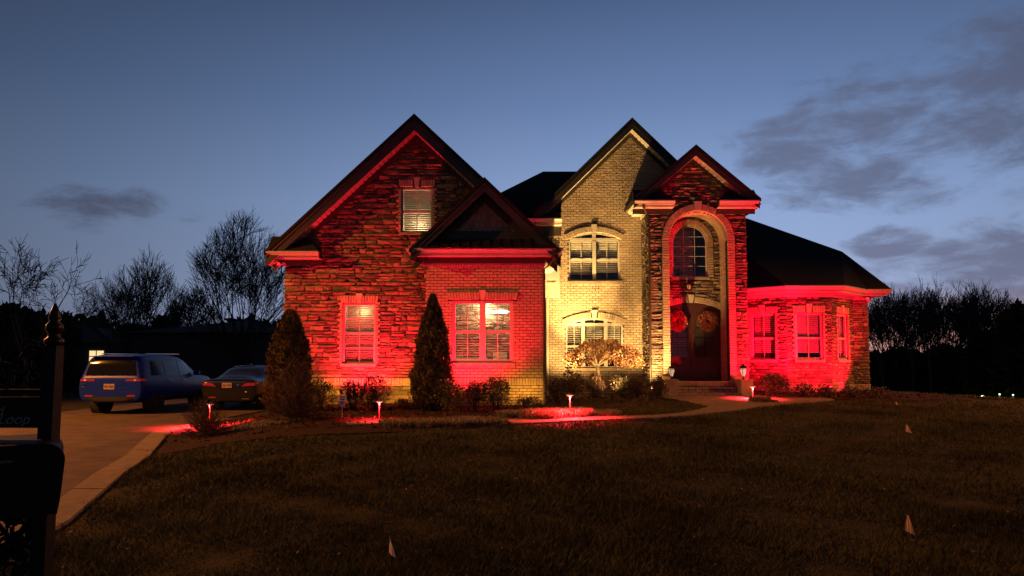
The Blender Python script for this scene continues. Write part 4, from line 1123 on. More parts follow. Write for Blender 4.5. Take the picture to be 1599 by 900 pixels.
g1 = G(845, 655); grassclump((G(848, 655)[0], 16.3), .55, .5, 2600, .34, M['liriope'], 'red lit grassy clump left of the path light by the brick corner')
grassclump((G(892, 652)[0], 16.6), .45, .45, 2200, .32, M['liriope'], 'red lit grassy clump directly behind the path light in the bed')
grassclump((G(940, 648)[0], 17.2), .5, .4, 900, .13, M['liriope'], 'short red lit grass tuft right of the path light in the bed')
grassclump((G(1197, 632)[0], 19.6), .30, .28, 900, .26, M['liriope'], 'small round grass clump glowing red beside the right path light')
grassclump((G(1222, 634)[0], 19.7), .22, .2, 500, .12, M['liriope'], 'tiny grass tuft right of the round glowing grass clump')
grassclump((G(635, 668)[0], 14.3), .55, .40, 1900, .22, M['liriope'], 'low grass mound lit red right of the short path light')
grassclump((G(680, 668)[0], 14.6), .6, .4, 1700, .22, M['liriope'], 'low dark grass mound in the middle of the bed edge')
grassclump((G(742, 664)[0], 14.9), .6, .4, 1700, .24, M['liriope'], 'low dark grass mound near the right tip of the bed')
grassclump((G(800, 650)[0], 16.8), .35, .3, 900, .24, M['liriope'], 'thin grass clump at the left end of the walkway')
grassclump((G(400, 672)[0], 15.2), .7, .6, 900, .12, M['liriope'], 'sparse low tuft lit red between the two bare shrubs')

# Japanese maple
mx_, my_ = P(936, 605, 22.3).x, 22.3; mz = zg(mx_, my_)
MT = empty('japanese_maple', (mx_, my_, mz), 'small umbrella shaped Japanese maple with pale crooked trunk before the yellow wall', 'tree')
b = MB(); fork = P(933, 572, my_); tb = Vector((mx_ + .05, my_, mz - .05))
b.tube([tb, Vector((mx_ + .04, my_, mz + .3)), Vector((mx_ - .02, my_, mz + .62)), Vector((fork.x, my_, fork.z))], [.075, .06, .055, .05], 8)
br = []
def limb(p, q, r0, r1, d):
    p = Vector(p); q = Vector(q); mids = [p.lerp(q, t) + Vector((random.uniform(-.04, .04), random.uniform(-.04, .04), .10 * math.sin(math.pi * t))) for t in (0, .33, .66, 1)]
    mids[0] = p; b.tube(mids, [r0, r0 * .7 + r1 * .3, r0 * .35 + r1 * .65, r1], 5)
    br.extend(mids[1:])
    if d > 0:
        for _ in range(3):
            s_ = random.choice(mids[1:]); a = random.uniform(0, 6.28); L_ = (q - p).length * random.uniform(.35, .6)
            limb(s_, s_ + Vector((math.cos(a) * L_, math.sin(a) * L_ * .8, random.uniform(-.05, .12) * L_)), r1, r1 * .5, d - 1)
ctop = P(938, 527, my_).z; cbot = P(938, 568, my_).z; cx_ = P(939, 545, my_).x; crw = 60 / FPX * my_
for a, rr_ in ((.2, .8), (1.2, .6), (2.3, .75), (3.2, .95), (4.2, .7), (5.3, .7), (5.9, 1.0), (2.8, .5)):
    limb((fork.x, my_, fork.z), (cx_ + math.cos(a) * crw * rr_ * .8, my_ + math.sin(a) * crw * .75 * rr_, ctop - .15 - .35 * rr_ ** 2), .035, .012, 2)
b.build('trunk', M['maplebark'], MT)
n = 9000; a = rng.uniform(0, 6.283, n); q_ = np.sqrt(rng.uniform(0, 1, n))
dome = ctop - .10 - (ctop - cbot) * (q_ ** 2.8) * .8 + .09 * np.sin(a * 4 + q_ * 9) - rng.uniform(0, 1, n) ** 1.5 * .20 * (1 - .3 * q_)
nr = 1 + .10 * np.sin(a * 3 + 1) + .08 * np.sin(a * 7)
pts = np.stack([cx_ + q_ * crw * nr * np.cos(a), my_ + q_ * crw * .8 * nr * np.sin(a), dome], 1)
keep = (np.sin(pts[:, 0] * 13) * np.sin(pts[:, 1] * 11 + 2) * np.sin(pts[:, 2] * 17 + 1)) > -.33
pts = pts[keep]
V, F = leaves(pts, rdir(len(pts)) + [0, 0, -.5], .06, .03); np_mesh('crown', V, F, M['maple'], MT)

# bare deciduous trees
def bare_tree(px, pyb, D, hpx, wpx, label, seed, style='vase', name='bare_tree', rmin=.013, depth=6, dens=1.0, group='bare trees behind the house'):
    r = random.Random(seed); p = P(px, pyb, D); x = p.x; z = zg(x, D); h = P(px, pyb - hpx, D).z - z; w = wpx / FPX * D / 2
    e = empty(name, (x, D, z), label, 'tree', group)
    T1 = MB(); T2 = MB()
    def grow_(p, d, L_, rad, lev):
        seg = 3; pts = [p]; dd = d.copy()
        if style == 'vase' and ((p.x - x) / w) ** 2 + ((p.y - D) / w) ** 2 + ((p.z - z - h * .45) / (h * .55)) ** 2 > 1: return
        for k in range(seg):
            wv = .07 if style == 'vase' else .16; dd = (dd + Vector((r.uniform(-wv, wv), r.uniform(-wv, wv), .035 if style == 'vase' else .02))).normalized(); pts.append(pts[-1] + dd * L_ / seg)
        rads = [rad * (1 - .38 * k / seg) for k in range(seg + 1)]
        (T1 if lev >= depth - 1 else T2).tube(pts, [max(q, rmin * .6) for q in rads], 6 if lev >= depth - 1 else (4 if lev > 2 else 3), False)
        if lev <= 0: return
        nb_ = 3 if lev > 1 else (3 if r.random() < dens else 2)
        for k in range(nb_):
            j = seg if k == 0 else r.randint(1, seg)
            ax = r.uniform(0, 6.28); sp = r.uniform(.2, .5) if k == 0 else r.uniform(.4, .8)
            if style == 'vase': sp = r.uniform(.05, .25) if k == 0 else r.uniform(.3, .62)
            if style == 'wild': sp *= 1.25
            a_, b_ = (pts[j] - pts[j - 1]).normalized(), None
            h_ = Vector((0, 0, 1)) if abs(a_.z) < .9 else Vector((1, 0, 0)); u = a_.cross(h_).normalized(); v = a_.cross(u)
            nd = (a_ * math.cos(sp) + (u * math.cos(ax) + v * math.sin(ax)) * math.sin(sp)).normalized()
            grow_(pts[j], nd, L_ * r.uniform(.62, .86), max(rads[j] * (.74 if k == 0 else .58), rmin), lev - 1)
    if style == 'vase':
        trunkh = h * .10; T1.tube([Vector((x, D, z - .2)), Vector((x, D, z + trunkh))], [.026 * h, .022 * h], 8)
        for k in range(12):
            a = k * 2.4 + r.uniform(-.2, .2); q = (r.uniform(.75, 1.25) if k % 2 else r.uniform(.1, .7)) * (w / (h * .5)) if k else .03
            grow_(Vector((x, D, z + trunkh * r.uniform(.6, 1))), Vector((math.cos(a) * q * 1.25, math.sin(a) * q * .8, 1)).normalized(), h * r.uniform(.26, .36), .0075 * h, depth - 1)
    else:
        T1.tube([Vector((x, D, z - .2)), Vector((x + .1, D, z + h * .15)), Vector((x, D, z + h * .26))], [.022 * h, .019 * h, .017 * h], 8)
        for k in range(3 if style == 'wild' else 4):
            a = r.uniform(0, 6.28); q = r.uniform(.1, .6 if style != 'wild' else .9) * (w / (h * .35))
            grow_(Vector((x, D, z + h * r.uniform(.16, .26))), Vector((math.cos(a) * q, math.sin(a) * q, 1)).normalized(), h * .25, .012 * h, depth - 1)
    # scale to wanted extents
    allv = np.array(T1.v + T2.v); hz = allv[:, 2].max() - z; sx = np.percentile(np.abs(allv[:, 0] - x), 99.5)
    kz = h / hz; kx = w / sx
    if style == 'vase': kx = kz = 1
    for T in (T1, T2): T.v = [(x + (a - x) * kx, D + (b_ - D) * kx, z + (c - z) * kz) for a, b_, c in T.v]
    T1.build('trunk', M['bark'], e); T2.build('crown', M['twig'], e); return e
bare_tree(375, 545, 44, 202, 150, 'large bare fan shaped tree nearest the left corner of the house', 3, 'vase', depth=7, rmin=.013)
bare_tree(222, 555, 48, 155, 130, 'bushy bare tree above the blue car', 5, 'vase', depth=6, rmin=.016)
bare_tree(40, 560, 30, 196, 190, 'spreading crooked bare tree at the far left edge', 11, 'wild', depth=6, rmin=.014)
bare_tree(135, 560, 55, 130, 90, 'thin bare tree between the crooked tree and the bushy tree', 14, 'wild', depth=6)
bare_tree(300, 555, 62, 105, 80, 'small bare tree just left of the large fan shaped tree', 21, 'vase', depth=6, rmin=.02)
bare_tree(178, 560, 40, 140, 70, 'slender bare tree left of the bushy tree', 22, 'oak', depth=6)
for i, (px, D, hp, wp, st, lb) in enumerate([(1378, 52, 130, 70, 'oak', 'bare tree touching the right corner of the canted bay roof'), (1425, 56, 140, 90, 'oak', 'bare tree second right of the house'),
        (1452, 50, 150, 60, 'wild', 'tallest thin bare tree right of the house'), (1490, 58, 128, 90, 'oak', 'dense bare tree in the middle of the right hand row'), (1530, 54, 142, 90, 'oak', 'bare tree left of the dark evergreen mass'),
        (1400, 66, 120, 80, 'oak', 'farther bare tree glimpsed through the row near the house'), (1562, 60, 128, 80, 'oak', 'bare tree behind the dark evergreen at the right edge'), (1600, 52, 120, 80, 'oak', 'bare tree cut by the right edge of the picture'), (1394, 70, 122, 70, 'vase', 'round crowned far tree in the gap beside the canted bay'), (1438, 74, 126, 74, 'vase', 'round crowned far tree between the second and the tallest bare tree'), (1474, 72, 118, 66, 'vase', 'round crowned far tree right of the tallest bare tree'), (1512, 76, 130, 80, 'vase', 'round crowned far tree left of the dark thicket at the right'), (1550, 70, 132, 80, 'vase', 'round crowned far tree above the dark evergreens at the right'), (1348, 60, 118, 60, 'oak', 'bare tree mostly hidden behind the canted bay')]):
    bare_tree(px, 575, D, hp, wp, lb, 40 + i, st, depth=6, rmin=.022)
# dark evergreen masses and hedges
def dark_tree(px, pyt, D, wpx, label, n=5000, name='dark_evergreen', col='evergreen', conic=.5):
    x = P(px, pyt, D).x; z = zg(x, D); h = P(px, pyt, D).z - z; w = wpx / FPX * D / 2
    e = empty(name, (x, D, z), label, 'tree', 'dark trees and thickets beyond the yard')
    k = 16; C_ = []
    for i in range(k):
        t = random.uniform(.12, .85); a = random.uniform(0, 6.28); rr = w * (1 - conic * t) * .55 * random.random() ** .5
        C_.append((rr * math.cos(a), rr * math.sin(a), t * h, w * (1 - conic * t) * random.uniform(.35, .55), h * random.uniform(.1, .2)))
    C_.append((0, 0, h * .86, w * .3, h * .14)); C_.append((0, 0, h * .3, w * .85, h * .3))
    C_ = np.array(C_); ci = rng.integers(0, len(C_), n); d = rdir(n); c = C_[ci]
    pts = c[:, :3] + d * rng.uniform(.5, 1, (n, 1)) * c[:, [3, 3, 4]] + [x, D, z]
    s_ = .011 * D
    V, F = leaves(pts, d + rdir(n) * .6, s_, s_ * .6); np_mesh('crown', V, F, M['evergreen'], e)
    b = MB(); b.tube([(x, D, z - .3), (x, D, z + h * .6)], [.02 * h, .008 * h], 7); b.build('trunk', M['bark'], e)
dark_tree(1592, 478, 46, 90, 'big dark evergreen at the right edge of the picture', 8000, conic=.4)
dark_tree(1535, 522, 48, 70, 'dark evergreen left of the big one on the right', 5000)
dark_tree(1650, 440, 44, 130, 'dark evergreen just past the right edge', 5000)
dark_tree(1475, 545, 60, 110, 'low dark thicket below the bare trees on the right', 4000, conic=.1, name='thicket')
dark_tree(1400, 552, 62, 100, 'low dark thicket right behind the canted bay', 4000, conic=.1, name='thicket')
dark_tree(20, 480, 34, 150, 'dark evergreen behind the mailbox post', 7000, conic=.3)
dark_tree(88, 500, 38, 70, 'dark bushy tree between mailbox post and blue car', 7000, conic=.2)
dark_tree(205, 512, 54, 80, 'dark bushy tree behind the blue car', 5000, conic=.2)
dark_tree(-60, 470, 34, 150, 'dark evergreen past the left edge', 4000, conic=.3)
dark_tree(255, 500, 64, 60, 'dark pointed evergreen behind the neighbour roof', 3000, conic=.7)
# far wood line as one mass
n = 60000; xs_ = np.concatenate([rng.uniform(-120, -22, n // 2), rng.uniform(26, 150, n // 2)]); ys_ = rng.uniform(78, 95, n)
hh = np.where(xs_ < 0, 4.6 + 1.2 * np.sin(xs_ * .21) + .8 * np.sin(xs_ * .57), -.1 + .9 * np.sin(xs_ * .17) + .6 * np.sin(xs_ * .5 + 1))
zz = -2.1 + rng.uniform(0, 1, n) ** .6 * (hh + 2.1)
V, F = leaves(np.stack([xs_, ys_, zz], 1), rdir(n), 1.3, .8); np_mesh('distant_woods', V, F, M['evergreen'], kind='stuff', label='dark distant wood beyond the yard')

# lawn blades
def inpoly(x, y, poly):
    c = np.zeros(len(x), bool); j = len(poly) - 1
    for i in range(len(poly)):
        xi, yi = poly[i]; xj, yj = poly[j]
        t = ((yi > y) != (yj > y)) & (x < (xj - xi) * (y - yi) / (yj - yi + 1e-12) + xi); c ^= t; j = i
    return c
bedpoly = [(-7.6, 16.6)] + bed + [G(850, 655), G(930, 651), G(950, 645), G(1010, 633), (4.3, 20.6), (4.3, 24.2), (-7.35, 24.2), (-7.35, 20)]
bed2 = [(8.95, 20.6), (10.5, 20.1), (12.6, 20.6), (13.3, 23.0), (12.5, 25.0), (7.0, 24.5), (7.0, 21.85)]
def lawn_mesh(n, y0, y1, hfun, width, name, label):
    # density ~ 1/D^2 over the visible wedge
    u = rng.uniform(0, 1, n); y = y0 * (y1 / y0) ** u
    x = rng.uniform(-.76, .76, n) * y
    xe_ = np.interp(y, [a for a, _ in EDGE], [b_ for _, b_ in EDGE])
    wl = walk
    nz_ = np.sin(x * 2.1 + 3 * np.sin(y * .8)) * np.sin(y * 1.7 + 2 * np.sin(x * .6)) + .5 * np.sin(x * 5.3 + y * 1.3) * np.sin(y * 4.7 - x)
    k = (x > xe_ + .0 + .05 * rng.normal(size=n)) & ~inpoly(x, y, bedpoly) & ~inpoly(x, y, bed2) & ~inpoly(x, y, wl) & ~((y > 20.6) & (x < 13.3)) & ((nz_ + rng.normal(size=n) * .7) > -1.1)
    x, y, nz_ = x[k], y[k], nz_[k]; n = len(x)
    z = np.array([zg(a, b_) for a, b_ in zip(x, y)])
    L_ = (hfun(y) * rng.uniform(.5, 1.3, n) * (1 + .5 * nz_))[:, None]; az = rng.uniform(0, 6.283, (n, 1)); lean = rng.uniform(.1, 1.1, (n, 1))
    wdt = (width(y) * rng.uniform(.7, 1.3, n))[:, None]
    b0 = np.stack([x, y, z - .005], 1); tip = b0 + np.concatenate([np.cos(az) * lean, np.sin(az) * lean, np.ones((n, 1))], 1) * L_
    side = np.concatenate([-np.sin(az + .6), np.cos(az + .6), np.zeros((n, 1))], 1) * wdt / 2
    V = np.stack([b0 - side, b0 + side, tip], 1).reshape(-1, 3); F = np.arange(3 * n).reshape(-1, 3)
    o = np_mesh(name, V, F, M['grass'], kind='stuff', label=label); return o
lawn_mesh(520000, 3.3, 40, lambda y: np.full(len(y), .042) + .001 * y, lambda y: .0034 + .0010 * y, 'lawn_grass', 'short dormant grass of the front lawn')
# fallen leaves on the lawn
n = 420; y = 4.2 * (21 / 4.2) ** rng.uniform(0, 1, n); x = rng.uniform(-.7, .75, n) * y
k = (x > np.interp(y, [a for a, _ in EDGE], [b_ for _, b_ in EDGE]) - .3) & ~inpoly(x, y, bedpoly) & ~inpoly(x, y, bed2) & (y < 20.5); x, y = x[k], y[k]; n = len(x)
pts = np.stack([x, y, np.array([zg(a, b_) for a, b_ in zip(x, y)]) + .03], 1); dd = rdir(n); dd[:, 2] *= .2
V, F = leaves(pts, dd, .032, .022); np_mesh('fallen_leaves', V, F, M['deadleaf'], kind='stuff', label='dry fallen leaves scattered over the lawn')
# mulch chips
n = 9000; x = rng.uniform(-8, 13.5, n); y = rng.uniform(13.5, 22.5, n)
k = (inpoly(x, y, bedpoly) | inpoly(x, y, bed2)) & ~inpoly(x, y, walk); x, y = x[k], y[k]; n = len(x)
pts = np.stack([x, y, np.array([zg(a, b_) for a, b_ in zip(x, y)]) + .03], 1); dd = rdir(n); dd[:, 2] *= .4
V, F = leaves(pts, dd, .09, .035); np_mesh('mulch_chips', V, F, M['chip'], kind='stuff', label='shredded bark mulch and fallen leaves in the planting bed')
# ---------------------------------------------------------------- vehicles
def car(loc, rz, st, paint, label, cfg):
    e = empty('parked_car', loc, label, cfg.get('cat', 'car'), 'cars parked on the driveway', rz)
    b = MB(); rings = []
    NR = None
    for y, w, zb, zbelt, ztop, wr in st:
        hb_ = zbelt - zb
        half = [(0, zb), (w * .80, zb), (w * .96, zb + hb_ * .18), (w, zb + hb_ * .5), (w * .985, zb + hb_ * .82), (w * .95, zbelt)]
        if ztop > zbelt + .12: half += [(wr + (w * .95 - wr) * .35, zbelt + (ztop - zbelt) * .6), (wr, ztop - .05), (wr * .86, ztop), (0, ztop + .012)]
        else: half += [(w * .90, zbelt + (ztop - zbelt) * .5 + .01), (w * .82, ztop + .01), (w * .6, ztop + .02), (0, ztop + .03)]
        ring_ = [(x, z) for x, z in half] + [(-x, z) for x, z in half[-2:0:-1]]
        rings.append([(x, y, z) for x, z in ring_])
    n = len(rings[0])
    for rg_ in rings: b.v += rg_
    for k in range(len(rings) - 1):
        for j in range(n):
            jj = (j + 1) % n; b.f.append((k * n + j, (k + 1) * n + j, (k + 1) * n + jj, k * n + jj)); b.mi.append(0)
    b.f.append(tuple(range(n))); b.mi.append(0); b.f.append(tuple((len(rings) - 1) * n + j for j in range(n - 1, -1, -1))); b.mi.append(0)
    o = b.build('body', paint, e, world=False, smooth=True)
    o.modifiers.new('s', 'SUBSURF').levels = 2; o.modifiers['s'].render_levels = 2
    bpy.context.view_layer.update(); dg = bpy.context.evaluated_depsgraph_get(); oe = o.evaluated_get(dg); tm = oe.to_mesh()
    from mathutils.bvhtree import BVHTree
    bvh = BVHTree.FromPolygons([v.co.copy() for v in tm.vertices], [tuple(p_.vertices) for p_ in tm.polygons]); oe.to_mesh_clear()
    def patch(nm, m, q, d, off=.006, nu=8, nv=6, parent=None):
        """patch laid on the body: corner points q (a,b,c,d) thrown along d"""
        d = Vector(d).normalized(); g = MB(); rows = []
        for i in range(nv + 1):
            row = []
            for j in range(nu + 1):
                u, v = j / nu, i / nv
                p_ = (Vector(q[0]) * (1 - u) + Vector(q[1]) * u) * (1 - v) + (Vector(q[3]) * (1 - u) + Vector(q[2]) * u) * v
                h = bvh.ray_cast(p_ - d * 2, d)
                row.append(h[0] - d * off if h[0] else None)
            rows.append(row)
        g.v = []; idx = {}
        for i in range(nv + 1):
            for j in range(nu + 1):
                if rows[i][j] is not None: idx[i, j] = len(g.v); g.v.append(tuple(rows[i][j]))
        for i in range(nv):
            for j in range(nu):
                k4 = [(i, j), (i, j + 1), (i + 1, j + 1), (i + 1, j)]
                if all(k in idx for k in k4): g.f.append(tuple(idx[k] for k in k4)); g.mi.append(0)
        return g.build(nm, m, parent or e, world=False, smooth=True)
    for nm, m, q, d in cfg['patches']: patch(nm, M[m], q, d, .016 if m in ('chrome', 'platetext', 'tailclear') else (.011 if m in ('tail', 'plate') else .006), parent=None)
    for q in cfg['side_glass']:
        for sg in (-1, 1):
            qq = [(sg * 1.0, y_, z_) for y_, z_ in q]; patch('side_window', M['carglass'], qq if sg > 0 else qq[::-1], (-sg, 0, 0))
    for y_, z0_, z1_ in cfg['seams']:
        for sg in (-1, 1): patch('door_seam', M['tyre'], [(sg, y_, z0_), (sg, y_ + .012, z0_), (sg, y_ + .012, z1_), (sg, y_, z1_)], (-sg, 0, 0), .003, 1, 8)
    wr_, wy = cfg['wheel']
    for sg in (-1, 1):
        for y in wy:
            x = sg * cfg['track']
            a = MB(); a.tube([(x - sg * .24, y, wr_ + .02), (x + sg * .012, y, wr_ + .02)], wr_ + .075, 24); a.build('wheel_arch', M['tyre'], e, world=False)
            t = MB(); t.tube([(x - sg * .2, y, wr_), (x - sg * .01, y, wr_), (x + sg * .03, y, wr_)], [wr_, wr_, wr_ - .03], 28); tw = t.build('tyre', M['tyre'], e, world=False, smooth=False)
            r = MB(); r.tube([(x + sg * .02, y, wr_), (x + sg * .036, y, wr_)], wr_ * .66, 24); 
            for k in range(10):
                q = k * .628; r.tube([(x + sg * .04, y + math.cos(q) * .06, wr_ + math.sin(q) * .06), (x + sg * .044, y + math.cos(q) * wr_ * .62, wr_ + math.sin(q) * wr_ * .62)], .018, 4)
            r.build('rim', M['rim'] if cfg.get('brightrim') else M['tyre'], tw, world=False)
    for nm, m, bx in cfg['boxes']:
        g = MB()
        for q in (bx if isinstance(bx[0], (list, tuple)) else [bx]): g.box(*q)
        ob = g.build(nm, m, e, world=False); bv = ob.modifiers.new('b', 'BEVEL'); bv.width = .008; bv.segments = 2
    return e
def plate_(x, z, y=0):
    out = [('license_plate', 'plate', [(x - .155, y, z - .08), (x + .155, y, z - .08), (x + .155, y, z + .08), (x - .155, y, z + .08)], (0, 1, 0))]
    for k in (-.12, -.085, -.05, .015, .05, .085, .118): out.append(('plate_lettering', 'platetext', [(x + k - .011, y, z - .035), (x + k + .011, y, z - .035), (x + k + .011, y, z + .035), (x + k - .011, y, z + .035)], (0, 1, 0)))
    return out
suv = [(0, .88, .42, 1.04, 1.06, .62), (.01, .92, .41, 1.06, 1.10, .64), (.05, .95, .40, 1.10, 1.20, .72), (.10, .96, .39, 1.11, 1.55, .74), (.20, .965, .38, 1.12, 1.74, .75), (.45, .97, .36, 1.12, 1.80, .75), (.8, .97, .34, 1.12, 1.82, .75), (1.9, .975, .32, 1.11, 1.82, .75), (2.9, .975, .32, 1.10, 1.78, .74), (3.5, .97, .33, 1.09, 1.52, .72), (4.0, .96, .34, 1.08, 1.16, .72), (4.1, .96, .34, 1.08, 1.13, .72), (4.7, .95, .36, 1.05, 1.08, .7), (5.05, .92, .42, .99, 1.01, .68), (5.12, .85, .5, .85, .87, .6)]
sx = P(172, 600, 21.6).x
car((sx, 21.6, -.09), R(0), suv, M['blue'], 'blue sport utility vehicle parked tail first at the left of the driveway', {
    'side_glass': [[(.62, 1.17), (1.45, 1.17), (1.45, 1.62), (.72, 1.62)], [(1.52, 1.17), (2.42, 1.17), (2.42, 1.63), (1.52, 1.62)], [(2.5, 1.17), (3.55, 1.17), (3.12, 1.56), (2.5, 1.62)]],
    'seams': [(1.48, .45, 1.12), (2.46, .40, 1.12), (3.5, .42, 1.08)],
    'patches': [('rear_window', 'carglass', [(-.76, 0, 1.18), (.76, 0, 1.18), (.66, 0, 1.64), (-.66, 0, 1.64)], (0, 1, 0)), ('windshield', 'carglass', [(.72, 5, 1.18), (-.72, 5, 1.18), (-.62, 5, 1.66), (.62, 5, 1.66)], (0, -1, 0)),
        ('taillight', 'tail', [(.46, 0, 1.02), (.95, 0, 1.02), (.95, 0, 1.09), (.46, 0, 1.07)], (0, 1, 0)), ('taillight', 'tail', [(-.95, 0, 1.02), (-.46, 0, 1.02), (-.46, 0, 1.07), (-.95, 0, 1.09)], (0, 1, 0)),
        ('taillight', 'tail', [(1, .02, 1.02), (1, .30, 1.03), (1, .26, 1.08), (1, .02, 1.09)], (-1, 0, 0)), ('tail_lens', 'tailclear', [(.70, 0, 1.035), (.76, 0, 1.035), (.76, 0, 1.065), (.70, 0, 1.065)], (0, 1, 0)), ('tail_lens', 'tailclear', [(-.78, 0, 1.035), (-.70, 0, 1.035), (-.70, 0, 1.065), (-.78, 0, 1.065)], (0, 1, 0)),
        ('reflector', 'tail', [(.50, 0, .57), (.74, 0, .57), (.74, 0, .61), (.50, 0, .61)], (0, 1, 0)), ('reflector', 'tail', [(-.74, 0, .57), (-.50, 0, .57), (-.50, 0, .61), (-.74, 0, .61)], (0, 1, 0)),
        ('rear_valance', 'tyre', [(-.86, 0, .40), (.86, 0, .40), (.88, 0, .56), (-.88, 0, .56)], (0, 1, 0)), ('side_cladding', 'tyre', [(1, .05, .34), (1, 5.0, .38), (1, 5.0, .48), (1, .05, .46)], (-1, 0, 0)),
        ('tailgate_seam', 'tyre', [(-.80, 0, .70), (.80, 0, .70), (.80, 0, .712), (-.80, 0, .712)], (0, 1, 0)), ('rear_badge', 'chrome', [(-.86, 0, .92), (-.70, 0, .92), (-.70, 0, .955), (-.86, 0, .955)], (0, 1, 0)), ('rear_badge', 'chrome', [(-.84, 0, .84), (-.74, 0, .84), (-.74, 0, .86), (-.84, 0, .86)], (0, 1, 0))] + plate_(-.03, .86),
    'wheel': (.38, (1.02, 4.1)), 'track': .91,
    'boxes': [('roof_rail', M['chrome'], (.66, .69, .7, 2.9, 1.815, 1.84)), ('roof_rail', M['chrome'], (-.69, -.66, .7, 2.9, 1.815, 1.84)), ('rear_spoiler', M['blue'], (-.66, .66, .02, .3, 1.735, 1.765)),
              ('wing_mirror', M['blue'], (.93, 1.13, 3.45, 3.58, 1.12, 1.26)), ('wing_mirror', M['blue'], (-1.13, -.93, 3.45, 3.58, 1.12, 1.26)), ('door_handle', M['chrome'], (.95, .985, 1.6, 1.78, .98, 1.0)), ('door_handle', M['chrome'], (.95, .985, 2.6, 2.78, .98, 1.0))]})
sed = [(0, .84, .34, .86, .90, .6), (.02, .88, .33, .90, .96, .62), (.12, .91, .30, .93, 1.02, .62), (.5, .925, .27, .95, 1.07, .64), (.85, .93, .25, .96, 1.13, .62), (1.3, .935, .24, .96, 1.32, .60), (1.8, .94, .24, .96, 1.44, .58), (2.4, .94, .24, .95, 1.46, .58), (2.9, .94, .24, .94, 1.39, .58), (3.5, .93, .25, .93, 1.08, .62), (4.2, .91, .28, .86, .92, .62), (4.75, .85, .34, .74, .76, .6), (4.88, .7, .4, .62, .64, .5)]
sx = P(357, 610, 23.2).x
sedan = car((sx, 23.2, -.09), R(0), sed, M['blackpaint'], 'black four door saloon parked between the blue car and the house', {
    'side_glass': [[(1.25, 1.03), (2.0, 1.03), (2.0, 1.34), (1.6, 1.32)], [(2.06, 1.03), (3.25, 1.02), (2.85, 1.28), (2.06, 1.34)]],
    'seams': [(1.2, .35, .98), (2.03, .32, .98), (3.2, .34, .95)],
    'patches': [('rear_window', 'carglass', [(-.62, .85, 3), (.62, .85, 3), (.50, 1.62, 3), (-.50, 1.62, 3)], (0, .2, -1)), ('windshield', 'carglass', [(.62, 3.4, 3), (-.62, 3.4, 3), (-.5, 2.85, 3), (.5, 2.85, 3)], (0, -.2, -1)),
        ('taillight', 'tail', [(.40, 0, .80), (.88, 0, .84), (.90, 0, .93), (.52, 0, .90)], (0, 1, 0)), ('taillight', 'tail', [(-.88, 0, .84), (-.40, 0, .80), (-.52, 0, .90), (-.90, 0, .93)], (0, 1, 0)), ('taillight', 'tail', [(1, .04, .86), (1, .26, .90), (1, .24, .95), (1, .04, .94)], (-1, 0, 0)),
        ('trunk_trim', 'chrome', [(-.62, 0, .935), (.50, 0, .935), (.50, 0, .945), (-.62, 0, .945)], (0, 1, 0)), ('badge', 'chrome', [(.26, 0, .83), (.33, 0, .83), (.33, 0, .88), (.26, 0, .88)], (0, 1, 0)), ('bumper_light', 'tailclear', [(.52, 0, .62), (.58, 0, .62), (.58, 0, .65), (.52, 0, .65)], (0, 1, 0)),
        ('reflector', 'tail', [(-.62, 0, .44), (-.40, 0, .44), (-.40, 0, .48), (-.62, 0, .48)], (0, 1, 0)), ('exhaust_trim', 'chrome', [(.42, 0, .40), (.66, 0, .40), (.66, 0, .43), (.42, 0, .43)], (0, 1, 0))] + plate_(-.06, .84),
    'wheel': (.33, (.98, 3.85)), 'track': .90,
    'boxes': [('antenna_fin', M['blackpaint'], (-.02, .02, 1.85, 2.0, 1.44, 1.50)), ('wing_mirror', M['blackpaint'], (.93, 1.10, 3.0, 3.12, 1.0, 1.12)), ('wing_mirror', M['blackpaint'], (-1.10, -.93, 3.0, 3.12, 1.0, 1.12))]})
# glowing strip of the reflector hit by path light is left to the lamps

# ---------------------------------------------------------------- mailbox and sign post
mx, my = P(60, 880, 3.0).x, 3.0
MBX = empty('mailbox_post', (mx, my, .0), 'tall dark mailbox post with pointed finial and scroll brackets beside the driveway', 'mailbox post')
def pp(px, py, D=3.0): return P(px, py, D)
b = MB(); tp = pp(84, 540); bt = Vector((pp(58, 900).x, my, -.05))
axv = (tp - bt).normalized(); hw_ = .034
u = Vector((1, 0, 0)); v = Vector((0, 1, 0))
b.prism(None, [bt + u * a * hw_ + v * c * hw_ for a, c in ((-1, -1), (1, -1), (1, 1), (-1, 1))], [tp + u * a * hw_ * .8 + v * c * hw_ * .8 for a, c in ((-1, -1), (1, -1), (1, 1), (-1, 1))])
b.build('post', M['frame_bk'], MBX)
b = MB(); b.lathe([(.035, 0), (.045, .01), (.045, .025), (.03, .035), (.028, .05), (.042, .065), (.04, .085), (.024, .10), (.030, .112), (.022, .14), (.004, .175)], tuple(tp), 14); b.v = [(tp.x + (x_ - tp.x) * .8, tp.y + (y_ - tp.y) * .8, z_) for x_, y_, z_ in b.v]; b.build('finial', M['lantern_metal'], MBX, smooth=True)
